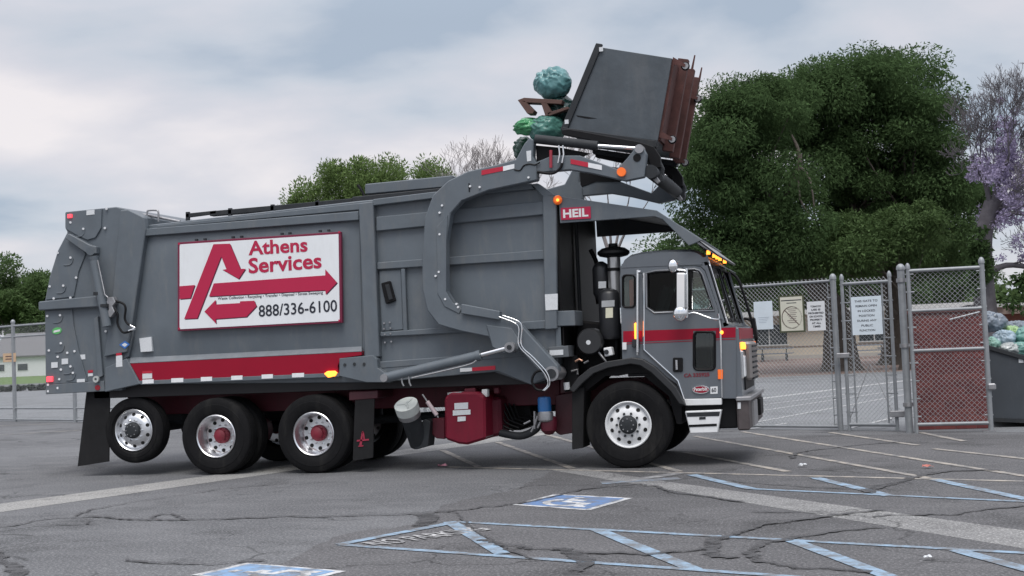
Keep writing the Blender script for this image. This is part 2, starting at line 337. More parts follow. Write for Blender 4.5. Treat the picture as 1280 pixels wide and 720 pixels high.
bm = bmesh.new(); bmesh.ops.create_grid(bm, x_segments=1, y_segments=1, size=450, matrix=Matrix.Translation((0, 250, 0))); ground = link('ground', bm, ASPH); tag(ground, kind='structure')
def sheet(name, pts, m, z, parent=ground):
    bm = bmesh.new(); bm.faces.new([bm.verts.new((p[0], p[1], z*0.4)) for p in pts]); return link(name, bm, m, parent)
def gl(pxs): return [G(x, y) for x, y in pxs]
LZ = [0]
def line(name, a, b, wd, m, z=0.012, par=ground, ragged=0.0):
    LZ[0] += 1; z = (z+0.00025*(LZ[0] % 15))*0.4
    a = G(*a); b = G(*b); d = (b-a).normalized(); s = Vector((-d.y, d.x, 0))*wd/2
    n = max(2, int((b-a).length/0.25)) if ragged else 1; bm = bmesh.new(); r0 = []; r1 = []
    for i in range(n+1):
        p = a+(b-a)*i/n; j = lambda: random.uniform(-ragged, ragged)
        r0.append(bm.verts.new((p.x+s.x*(1+j()), p.y+s.y*(1+j()), z))); r1.append(bm.verts.new((p.x-s.x*(1+j()), p.y-s.y*(1+j()), z)))
    for i in range(n): bm.faces.new((r0[i], r0[i+1], r1[i+1], r1[i]))
    return link(name, bm, m, par)
# the lot beyond the fence, dirt, lawn, gutters
FL0, FL1 = G(1051, 538), G(19, 527)                  # the fence runs along this line
fd = (FL1-FL0).normalized(); fe = FL0-fd*40; fw = FL1+fd*60; away = Vector((-fd.y, fd.x, 0)); away = away if away.y > 0 else -away
sheet('far_lot', [fe, fe+away*140, fw+away*140, fw], ASPH2, 0.004)
sheet('gutter', gl([(-60, 638), (-60, 649), (700, 541), (700, 535.5)]), CONC, 0.006)
sheet('trench_patch', gl([(690, 588), (815, 609), (1110, 658), (1500, 722), (1500, 697), (1285, 664), (825, 601), (730, 586)]), CONC2, 0.006)
o = sheet('bare_dirt', [G(905, 474), G(1140, 463.5), G(1500, 452), at(1500, 416, 140)*1.0, at(900, 420, 140)*1.0], DIRT, 0.010)
bm = bmesh.new(); edge = smoothpath(gl([(250, 760), (330, 716), (430, 668), (520, 655), (560, 630), (640, 612), (690, 590), (760, 560), (900, 548), (1120, 543), (1500, 545)]), 8); edge += gl([(1700, 640), (1500, 800), (800, 800)])
bm.faces.new([bm.verts.new((p.x+random.gauss(0, .03), p.y+random.gauss(0, .03), 0.0012)) for p in edge]); link('asphalt_overlay', bm, ASPH3, ground)
# painted lines
for a, b in (((560, 584), (1300, 602.5)),): line('painted_line', a, b, 0.10, PC, 0.012, ragged=0.08)
for a, b in (((928, 540), (1300, 598.5)), ((868, 545.5), (1160, 598)), ((856, 566), (985, 590)), ((622, 553), (716, 586)), ((683, 543.5), (850, 590)), ((1038, 541), (1147, 557)), ((1168, 561.5), (1300, 576)), ((553, 563), (598, 584)), ((1150, 541), (1206, 552))):
    line('painted_line', a, b, 0.10, PC, 0.016, ragged=0.08)
for a, b in (((936, 611.5), (1300, 628.5)), ((572, 653), (1300, 693.3)), ((424, 681.5), (1000, 722.5))): line('blue_line', a, b, 0.085, PB, 0.014, ragged=0.06)
for a, b in (((864, 594), (940, 612)), ((1018, 597.5), (1112, 620.5)), ((1168, 600), (1285, 625)), ((747, 663), (868, 713)), ((990, 676.5), (1112, 722)), ((1195, 688.5), (1310, 720)), ((562, 653), (628, 693))):
    line('blue_line', a, b, 0.125, PB, 0.018, ragged=0.05)
line('blue_line', (424, 681.5), (572, 653), 0.11, PB, 0.018, ragged=0.05)
line('blue_line', (752, 604), (850, 598), 0.25, paint('worn_blue_paint', (0.22, 0.31, 0.42), 0.95), 0.010, ragged=0.3)
line('painted_line', (780, 602), (850, 592), 0.18, paint('worn_white_paint', (0.45, 0.45, 0.45), 0.95), 0.0125, ragged=0.3)
# the lines of the lot beyond the fence and of the road at the left
for a, b, wd in (((900, 505), (1300, 455), 0.30), ((900, 513), (1090, 489), 0.10), ((900, 521.5), (1130, 487), 0.10), ((935, 530), (1140, 492), 0.10), ((1060, 536), (1140, 517), 0.10), ((930, 478), (1130, 466), 0.1), ((935, 537), (985, 529), 0.1), ((-30, 503), (60, 500), 0.1), ((-30, 512), (110, 507), 0.12)):
    line('painted_line', a, b, wd, PF, 0.016)
for a, b in (((-20, 545), (100, 538)), ((-20, 533), (70, 530))): line('painted_line', a, b, 0.10, PC, 0.016, ragged=0.05)
# accessible-parking emblems
def emblem(A, B, Cc, D, blue, wht):
    def uv(u, v): return (A*(1-u)*(1-v)+B*u*(1-v)+Cc*u*v+D*(1-u)*v)
    root = sheet('parking_emblem', [uv(0, 0), uv(1, 0), uv(1, 1), uv(0, 1)], wht, 0.012)
    sheet('emblem_field', [uv(.07, .07), uv(.93, .07), uv(.93, .93), uv(.07, .93)], blue, 0.016, root)
    sz_ = [0.0195]
    def stroke(pts, wd=0.055):
        sz_[0] += 0.0006
        bm = bmesh.new(); pts = [Vector(p) for p in pts]; L0 = []; L1 = []
        for i, p in enumerate(pts):
            d = (pts[min(i+1, len(pts)-1)]-pts[max(i-1, 0)]).normalized(); s = Vector((-d.y, d.x))*wd
            for lst, q in ((L0, p+s), (L1, p-s)): k = uv(q.x, q.y); lst.append(bm.verts.new((k.x, k.y, sz_[0]*0.4)))
        for i in range(len(pts)-1): bm.faces.new((L0[i], L0[i+1], L1[i+1], L1[i]))
        link('emblem_stroke', bm, wht, root)
    stroke([(0.50+0.24*math.cos(a), 0.60+0.24*math.sin(a)) for a in np.linspace(-0.2, 4.0, 18)], 0.045)
    stroke([(0.44, 0.30), (0.46, 0.56), (0.66, 0.58), (0.76, 0.82), (0.84, 0.80)]); stroke([(0.46, 0.42), (0.63, 0.42)]); stroke([(0.42, 0.24), (0.43, 0.17)], 0.07)
A, B, Cc, D = G(694, 618), G(791, 623), G(736.5, 638.5), G(640, 631.5)
emblem(A, B, Cc, D, PBD, PW)
A, B, Cc = G(239, 719.5), G(309, 704), G(433, 714.5); emblem(A, B, Cc, A+Cc-B, paint('emblem_pale_blue', (0.19, 0.31, 0.48), 0.55), PW)
# NO PARKING stencil inside the first hatched corner
a, b = G(447, 678.5), G(596, 657); ux = (b-a).normalized(); uy = Vector((-ux.y, ux.x, 0))
text_on('stencil_lettering', 'NO PARKING', a-uy*0.36+Vector((0, 0, 0.0095)), ux, uy, (b-a).length*0.93, 0.30, paint('stencil_white', (0.5, 0.5, 0.5), 0.75), ground, 0.02)
# tar-sealed cracks
def crack(px, wd, jit=0.10):
    LZ[0] += 1; zc = 0.0105+0.00015*(LZ[0] % 20); pts = smoothpath([G(x, y) for x, y in px], 14); bm = bmesh.new(); r0 = []; r1 = []; k = 0.0; wk = 0.9
    for i, p in enumerate(pts):
        d = (pts[min(i+1, len(pts)-1)]-pts[max(i-1, 0)]).normalized(); s = Vector((-d.y, d.x, 0)); k = 0.85*k+random.gauss(0, jit*0.22); wk = 0.8*wk+0.2*random.uniform(0.1, 1.7); ww = wd*wk/2
        q = p+s*k; r0.append(bm.verts.new((q.x+s.x*ww, q.y+s.y*ww, zc))); r1.append(bm.verts.new((q.x-s.x*ww, q.y-s.y*ww, zc)))
    for i in range(len(pts)-1): bm.faces.new((r0[i], r0[i+1], r1[i+1], r1[i]))
    link('crack_seal', bm, SEAL, ground)
for px, wd in (([(-20, 660), (5, 658), (90, 647), (165, 650), (240, 649.5), (350, 647), (500, 644), (600, 635), (660, 628), (740, 612), (800, 607), (850, 618), (930, 628)], 0.06), ([(90, 647), (150, 632), (270, 613), (360, 604)], 0.035), ([(105, 651), (120, 656), (60, 657)], 0.03), ([(190, 650), (215, 643), (245, 650)], 0.04),
               ([(600, 676), (640, 680), (690, 687), (790, 692), (880, 685), (905, 670), (960, 657), (1035, 646), (1110, 640)], 0.085), ([(1090, 716), (990, 710), (938, 697), (950, 684), (1000, 672), (1105, 660)], 0.10), ([(1092, 617), (1112, 606), (1140, 598), (1180, 590), (1250, 589)], 0.12), ([(1090, 646), (1145, 645), (1215, 641), (1290, 631)], 0.06),
               ([(-10, 690), (12, 704), (24, 724)], 0.12), ([(690, 687), (720, 700), (730, 722)], 0.14), ([(530, 643), (536, 650), (545, 657)], 0.2), ([(893, 672), (885, 690), (900, 700)], 0.12), ([(985, 574), (1010, 565), (1090, 556), (1160, 553)], 0.06), ([(890, 597), (960, 606), (1090, 613)], 0.03), ([(640, 612), (690, 606), (790, 610)], 0.03), ([(940, 640), (1040, 642), (1090, 646)], 0.03), ([(560, 640), (600, 668), (660, 700)], 0.03), ([(160, 700), (230, 706), (330, 702)], 0.05)):
    crack(px, wd)
# ================================================================= THE GARBAGE TRUCK
W = 2.46                                    # width over the body
truck = empty('garbage_truck', (-3.2, W/2, 0))
tag(truck, 'grey front-loading garbage truck with a white and red company sign on its side', 'garbage truck')
def side_text(name, s, ll, lr, ul, Y, m, parent, bold=0.0, space=1.0):
    a, b, c = pp([ll, lr, ul], Y); ux = (b-a); return text_on(name, s, a, ux.normalized(), (0, 0, 1), ux.length, abs(c.z-a.z), m, parent, bold, space)
# ---- body
BY = 0.06
body = prism('body', [(178, 282), (450, 251), (560, 241), (664, 231), (681, 243), (697, 246), (697, 470), (664, 481), (618, 465), (470, 478), (176, 480), (152, 478), (160, 440)], BY, W-BY, GREY, truck, 0.012)
# gently bulged panel skin behind the sign
bm = bmesh.new(); NX, NZ = 26, 8; grid = []
for i in range(NX+1):
    u = i/NX; row = []
    xt, yt = 181+(449-181)*u, 290+(269-290)*u; xb, yb = 164+(453-164)*u, 450+(435-450)*u
    for j in range(NZ+1):
        v = j/NZ; s = 0.052-0.05*(1-(2*u-1)**6)*(1-(2*v-1)**6)
        X, Z = T(xt+(xb-xt)*v, yt+(yb-yt)*v, s); row.append(bm.verts.new((X, s, Z)))
    grid.append(row)
for i in range(NX):
    for j in range(NZ): bm.faces.new((grid[i][j], grid[i+1][j], grid[i+1][j+1], grid[i][j+1]))
link('side_panel', bm, GREY, body, True)
prism('top_rail', [(181, 286), (448, 264), (448, 275), (181, 295)], -0.03, 0.10, GREYP, body, 0.008)
prism('upper_rail', [(196, 282), (449, 254), (449, 262), (196, 285)], 0.02, 0.16, GREYP, body, 0.006)
# ledge and red band along the sill
bm = bmesh.new(); a = pp([(163, 447), (452, 433)], 0.05) + pp([(452, 439), (161, 454)], -0.035)
bm.faces.new([bm.verts.new(v) for v in a]); r = bmesh.ops.extrude_face_region(bm, geom=bm.faces[:])
bmesh.ops.translate(bm, verts=[g for g in r['geom'] if isinstance(g, bmesh.types.BMVert)], vec=(0, 0.03, -0.04)); link('ledge', bm, mat('ledge_grey', (0.17, 0.185, 0.205), 0.4, dirt=((0.25, 0.25, 0.25), 0.3)), body)
prism('red_band', [(162, 454), (452, 439), (452, 444), (426, 448), (422, 458), (424, 470), (177, 480)], -0.03, 0.07, RED, body, 0.004)
prism('lower_lip', [(172, 476), (424, 466), (424, 471), (176, 481)], -0.045, 0.06, GREYP, body, 0.004)
for xa, xb in ((178, 192), (214, 229), (251, 265), (289, 303), (327, 341), (365, 380)):
    ya = 474.5-(xa-178)*0.042; prism('reflector_strip', [(xa, ya), (xb, ya-0.6), (xb, ya+4.6), (xa, ya+5.2)], -0.049, -0.043, REFW, body, 0)
prism('warning_sticker', [(178, 465), (190, 464.5), (190, 473), (178, 473.5)], -0.034, -0.029, STICK, body, 0)
prism('warning_sticker', [(178, 464), (190, 463.5), (190, 466.5), (178, 467)], -0.036, -0.0345, REFR, body, 0)
o = prism('marker_lamp', [(405, 467), (409, 464), (418, 463.5), (421, 466), (419, 470), (410, 472)], -0.06, -0.03, LAMP_O, body, 0.004)
prism('paper_notice', [(174, 423), (189, 421), (190, 439), (176, 440)], -0.003, 0.05, STICK, body, 0)
prism('cylinder_bracket', [(424, 448), (466, 444), (471, 449), (472, 460), (484, 468), (487, 478), (458, 478), (424, 470)], -0.12, 0.02, GREYP, body, 0.006)
for x, y in ((431, 456), (443, 455), (455, 455)): cyl('bolt', *pp([(x, y)], -0.132), *pp([(x, y)], -0.11), 0.02, DGREY, body, 10)  # dark discs stand in for the shade inside the plate's three holes
# columns and ribs
prism('column', [(448, 254), (466, 252), (474, 446), (456, 448)], -0.05, 0.09, GREYP, body, 0.01)
prism('column', [(678, 243), (695, 245), (696, 411), (681, 412)], -0.05, 0.09, GREYP, body, 0.01)
prism('column', [(664, 230), (672, 229), (695, 245), (678, 245)], -0.049, 0.09, GREYP, body, 0.006)
prism('head_rail', [(466, 249), (540, 240), (664, 229), (667, 236), (540, 248), (466, 257)], -0.04, 0.09, GREYP, body, 0.008)
RIBS = [[(470, 271), (682, 251), (682, 268), (470, 289)], [(471, 328), (682, 312), (682, 324), (471, 337)], [(475, 415), (683, 400), (683, 411), (475, 421)], [(474, 452), (640, 440), (690, 438), (690, 444), (640, 447), (474, 461)]]
for q in RIBS: prism('rib', q, -0.008, 0.08, GREYP, body, 0.01)
prism('post', [(501, 336), (506, 336), (509, 415), (504, 415)], -0.004, 0.08, GREYP, body, 0.006)
prism('lower_skirt', [(474, 458), (690, 442), (692, 468), (664, 481), (622, 464), (474, 478)], 0.0, 0.09, GREYP, body, 0.008)
prism('access_door', [(474, 339), (501, 337), (504, 412), (477, 414)], 0.03, 0.07, GREY, body, 0.006)
prism('door_latch', [(476, 354), (487, 351), (494, 376), (482, 380)], -0.02, 0.05, BLACK, body, 0.008)
prism('latch_plate', [(481, 356), (486, 355), (491, 374), (486, 375)], -0.035, -0.018, DGREY, body, 0.004)
for x, y in ((480, 404), (487, 403), (480, 411), (488, 410), (481, 418), (488, 417), (481, 428), (489, 427)):
    cyl('bolt', *pp([(x, y)], -0.02), *pp([(x, y)], 0.04), 0.012, STEEL, body, 8)
prism('reflector_strip', [(575, 460.5), (590, 459.5), (590, 464), (575, 465)], -0.012, 0.0, REFW, body, 0)
prism('reflector_strip', [(590, 459.5), (619, 457), (619, 462), (590, 464)], -0.012, 0.0, REFR, body, 0)
prism('paper_notice', [(681, 368), (697, 367), (697, 387), (682, 388)], -0.058, -0.051, STICK, body, 0)
# roof furniture
prism('roof_beam', [(262, 264), (449, 247), (449, 254), (262, 270)], 0.30, 0.42, DGREY, body, 0.006)
prism('roof_beam', [(232, 267), (270, 263), (270, 267), (232, 272)], 0.30, 0.36, DGREY, body, 0.004)
for x in (232, 285, 338, 394, 440):
    y = 269-(x-232)*0.088; prism('rail_post', [(x, y-4), (x+4, y-4.3), (x+4, y+8), (x, y+8)], 0.30, 0.34, DGREY, body, 0)
prism('roof_hatch', [(456, 230), (566, 219), (566, 233), (456, 243)], 0.35, 2.0, GREYP, body, 0.012)
prism('roof_slab', [(440, 246), (560, 234), (560, 244), (440, 254)], 0.15, 2.2, DGREY, body, 0.01)
tube('roof_hose', pp([(447, 231), (452, 238), (456, 246)], 0.3), 0.018, BLACK, body)
for k in (0.25, 1.2): tube('roof_tube', pp([(152, 266), (185, 269), (225, 277)], k), 0.02, STEEL, body)
tube('grab_loop', smoothpath(pp([(184, 277), (184, 265), (187, 263), (196, 263), (198, 266), (198, 277)], 0.2), 3), 0.014, STEEL, body)
# front wall of the hopper, seen beneath the cab guard, with its pipes
X0 = T(697, 300, 0)[0]
box('front_wall', (X0-0.02, 0.02, 1.55), (X0+0.02, W-0.005, T(700, 251, 0)[1]), BLACK, body)
cyl('pipe', (X0+0.06, 0.9, 1.5), (X0+0.06, 0.9, 3.2), 0.025, DGREY, body, 10)
# ---- company sign, 8 x 4 ft board
SY = -0.075
board = prism('company_sign', [(222, 303), (426, 289.5), (427.5, 403.5), (222, 414)], SY, -0.02, mat('sign_frame', (0.16, 0.01, 0.04), 0.5), truck, 0.004)
prism('sign_face', [(224.5, 305.5), (423, 292.5), (424.5, 401), (224.5, 411.5)], SY-0.006, SY+0.01, SWHITE, board, 0)
def sg(x, y): return (215+x/5.141, 280+y/5.141)
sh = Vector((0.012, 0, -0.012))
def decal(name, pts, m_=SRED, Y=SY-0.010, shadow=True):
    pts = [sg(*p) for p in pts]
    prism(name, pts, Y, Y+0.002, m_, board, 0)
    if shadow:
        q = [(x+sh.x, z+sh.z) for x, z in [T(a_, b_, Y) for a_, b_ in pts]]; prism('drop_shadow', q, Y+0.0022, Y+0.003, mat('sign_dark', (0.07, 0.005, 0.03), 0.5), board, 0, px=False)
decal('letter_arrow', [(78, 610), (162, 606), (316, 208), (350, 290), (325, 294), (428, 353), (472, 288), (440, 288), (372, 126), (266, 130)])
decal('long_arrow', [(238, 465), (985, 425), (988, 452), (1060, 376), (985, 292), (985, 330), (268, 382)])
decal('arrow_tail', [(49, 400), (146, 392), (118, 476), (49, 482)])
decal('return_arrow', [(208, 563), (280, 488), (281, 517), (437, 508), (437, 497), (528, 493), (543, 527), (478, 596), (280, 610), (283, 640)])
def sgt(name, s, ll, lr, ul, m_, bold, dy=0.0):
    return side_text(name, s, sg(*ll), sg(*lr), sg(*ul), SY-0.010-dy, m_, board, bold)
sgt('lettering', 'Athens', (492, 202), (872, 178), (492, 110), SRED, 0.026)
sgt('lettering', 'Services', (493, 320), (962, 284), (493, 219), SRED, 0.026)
sgt('lettering', 'Waste Collection • Recycling • Transfer • Disposal • Street Sweeping', (294, 493), (970, 455), (294, 470), INK, 0.012)
sgt('lettering', '888/336-6100', (558, 598), (1062, 562), (558, 522), INK, 0.012)
for x in (45, 1075):
    for y in ((128, 672) if x == 45 else (52, 620)): decal('corner_bolt', [(x-6, y-6), (x+6, y-6), (x+6, y+6), (x-6, y+6)], SRED, SY-0.012, False)
for x in (155, 210, 390, 445, 705, 755, 950, 1005):
    y = 112-(x-45)*0.0715-8; a, b = pp([sg(x-8, y), sg(x+8, y+12)], -0.05); box('clip', (a.x, -0.055, b.z), (b.x, -0.02, a.z), DGREY, board, 0)
# ---- tailgate
TY = 0.0
tg = prism('tailgate', [(81, 265), (145, 258.5), (160, 262), (180, 271), (178, 292), (166, 420), (160, 446), (152, 452), (152, 488), (57, 492), (56, 375), (62, 345), (72, 313), (84, 290), (81, 285)], TY, W, GREYP, truck, 0.012)
prism('rear_column', [(150, 263), (160, 262), (180, 272), (182, 287), (165, 404), (158, 440), (130, 446), (140, 372)], -0.05, 0.05, GREYP, tg, 0.01)
prism('corner_gusset', [(131, 460), (158, 448), (175, 480), (131, 490)], -0.055, 0.05, GREYP, tg, 0.008)
prism('upper_plate', [(82, 265), (127, 260.5), (126, 285), (119, 297), (109, 300), (96, 294), (82, 286)], -0.025, 0.02, GREYP, tg, 0.006)
prism('crescent_plate', [(84, 291), (107, 317), (98, 340), (92, 371), (57, 375), (63, 345), (73, 313)], -0.02, 0.02, GREYP, tg, 0.006)
prism('crescent_plate', [(56, 388), (90, 386), (92, 408), (99, 442), (109, 477), (57, 481)], -0.02, 0.02, GREYP, tg, 0.006)
prism('hinge_arm', [(81, 298), (86, 292), (112, 306), (120, 308), (120, 317), (110, 318)], -0.10, 0.0, GREYP, tg, 0.01)
cyl('hinge_boss', *pp([(113, 314)], -0.13), *pp([(113, 314)], -0.02), 0.055, GREYP, tg)
prism('cross_band', [(48, 377), (129, 369), (129, 383), (48, 388)], -0.09, 0.02, GREYP, tg, 0.012)
box('cross_band_return', (T(48, 382, -0.09)[0]-0.02, -0.06, T(48, 388, -0.09)[1]+0.01), (T(48, 382, -0.09)[0]+0.12, W, T(48, 377, -0.09)[1]-0.01), GREYP, tg)
prism('bottom_rail', [(57, 481), (130, 476), (131, 489), (57, 493)], -0.03, 0.02, GREYP, tg, 0.006)
prism('stiffener', [(117, 398), (122, 395), (128, 470), (122, 473)], -0.05, 0.0, GREYP, tg, 0.006)
a, b, c_ = pp([(117, 321), (134, 408), (125, 362)], -0.14)
cyl('lift_cylinder', c_-(c_-a)*0.9, b, 0.062, GREYP, tg); cyl('cylinder_end', a, c_-(c_-a)*0.85, 0.075, GREYP, tg, 16, 0.06)
tube('cylinder_pipe', pp([(122, 325), (131, 368), (135, 372)], -0.19), 0.010, STEEL, tg)
for q in ((123, 367), (131, 382)):
    a = pp([q], -0.14)[0]; cyl('cylinder_band', a+Vector((0, 0, 0.02)), a-Vector((0, 0, 0.02)), 0.07, DGREY, tg)
prism('valve_block', [(134, 372), (141, 371), (144, 378), (140, 383), (143, 390), (138, 397), (133, 394), (136, 386), (133, 378)], -0.15, -0.06, STEEL, tg, 0.006)
tube('hose', smoothpath(pp([(142, 376), (153, 379), (157, 385), (156, 398), (160, 405), (168, 409)], -0.12), 5), 0.016, BLACK, tg)
tube('hose', smoothpath(pp([(142, 386), (147, 393), (147, 405), (153, 415), (160, 415), (168, 411)], -0.12), 5), 0.016, BLACK, tg)
for q in (((163, 407), (169, 410)), ((161, 413.5), (169, 411))): tube('fitting', pp(q, -0.12), 0.018, CHROME, tg)
for x, y in ((88, 278), (104, 286), (131, 285), (133, 261), (72, 316), (88, 322), (62, 358), (79, 357), (67, 373), (88, 372), (59, 395), (75, 394), (76, 429), (61, 438), (84, 441), (72, 446), (88, 458), (76, 462), (91, 466), (74, 474), (93, 439), (60, 481), (72, 485), (60, 489), (132, 414), (95, 347)):
    cyl('bolt', *pp([(x, y)], -0.036), *pp([(x, y)], -0.01), 0.017, REFW, tg, 8)
def arc(x, y, s=1): return [(x-12*s, y+10*s), (x-4*s, y+9.5*s), (x, y+6*s), (x+1.5*s, y)]
for x, y in ((105, 287), (90, 323), (81, 358), (77, 395), (79, 432), (90, 459), (93, 467)):
    tube('weld_bead', smoothpath(pp(arc(x, y, 0.85), -0.024), 3), 0.008, GREYP, tg, 6)
prism('tail_lamp', [(84, 268), (89, 267.5), (89, 272), (84, 272.5)], -0.05, -0.02, LAMP_R, tg, 0.004)
prism('tail_lamp', [(58, 471), (65, 470.5), (65, 477), (58, 477.5)], -0.05, -0.02, LAMP_R, tg, 0.004)
cyl('lamp', *pp([(122, 484.5)], -0.05), *pp([(122, 484.5)], 0.0), 0.036, LAMP_RD, tg)
turned('pin_ring', [(0.02, 0), (0.02, -0.03), (0.045, -0.03), (0.045, 0)], pp([(121, 474)], -0.05)[0], mat('pale_steel', (0.55, 0.57, 0.55), 0.4, metal=0.4), tg, 20, cap=False)
for q in ([(108, 263), (118, 262), (118, 268), (108, 269)], [(64, 453), (72, 452.5), (72, 459.5), (64, 460)], [(77, 448.5), (85, 448), (85, 455), (77, 455.5)], [(99, 443.5), (106.5, 443), (106.5, 449), (99, 449.5)], [(96, 474), (106, 473.5), (106, 477.5), (96, 478)], [(110, 467), (116, 466.5), (116, 470), (110, 470.5)], [(145, 445), (152.5, 444), (153, 458), (145, 459)]):
    yq = -0.056 if q[0][0] > 130 else (-0.006 if q[0][0] in (99, 110) else -0.031); prism('sticker', q, yq, yq+0.006, STICK, tg, 0)
for q in ([(110, 463), (116, 462.5), (116, 465.5), (110, 466)], [(145, 441.5), (152, 441), (152, 444), (145, 444.7)]): yq = -0.056 if q[0][0] > 130 else -0.006; prism('sticker', q, yq-0.001, yq+0.005, REFR, tg, 0)
def oval(cx, cy, rx, ry, n=18, rot=0): return [(cx+rx*math.cos(2*math.pi*i/n)*math.cos(rot)-ry*math.sin(2*math.pi*i/n)*math.sin(rot), cy+rx*math.cos(2*math.pi*i/n)*math.sin(rot)+ry*math.sin(2*math.pi*i/n)*math.cos(rot)) for i in range(n)]
prism('green_emblem', oval(71, 413.5, 6, 4.2, rot=-0.25), -0.026, -0.018, mat('emblem_green', (0.10, 0.42, 0.12), 0.4), tg, 0)
prism('emblem_band', [(67, 413.5), (75, 411.5), (75, 414), (67, 416)], -0.028, -0.024, WHITE, tg, 0)
prism('blue_emblem', [(149, 431), (156, 426), (162, 430.5), (156, 436)], -0.06, -0.05, mat('emblem_blue', (0.04, 0.16, 0.5), 0.4), tg, 0)
prism('emblem_band', [(152, 431), (156, 428.5), (159.5, 430.8), (156, 433.5)], -0.062, -0.059, WHITE, tg, 0)
box('tow_step', (T(70, 536)[0], 0.9, 0.55), (T(110, 536)[0], 1.7, 0.61), BLACK, truck)

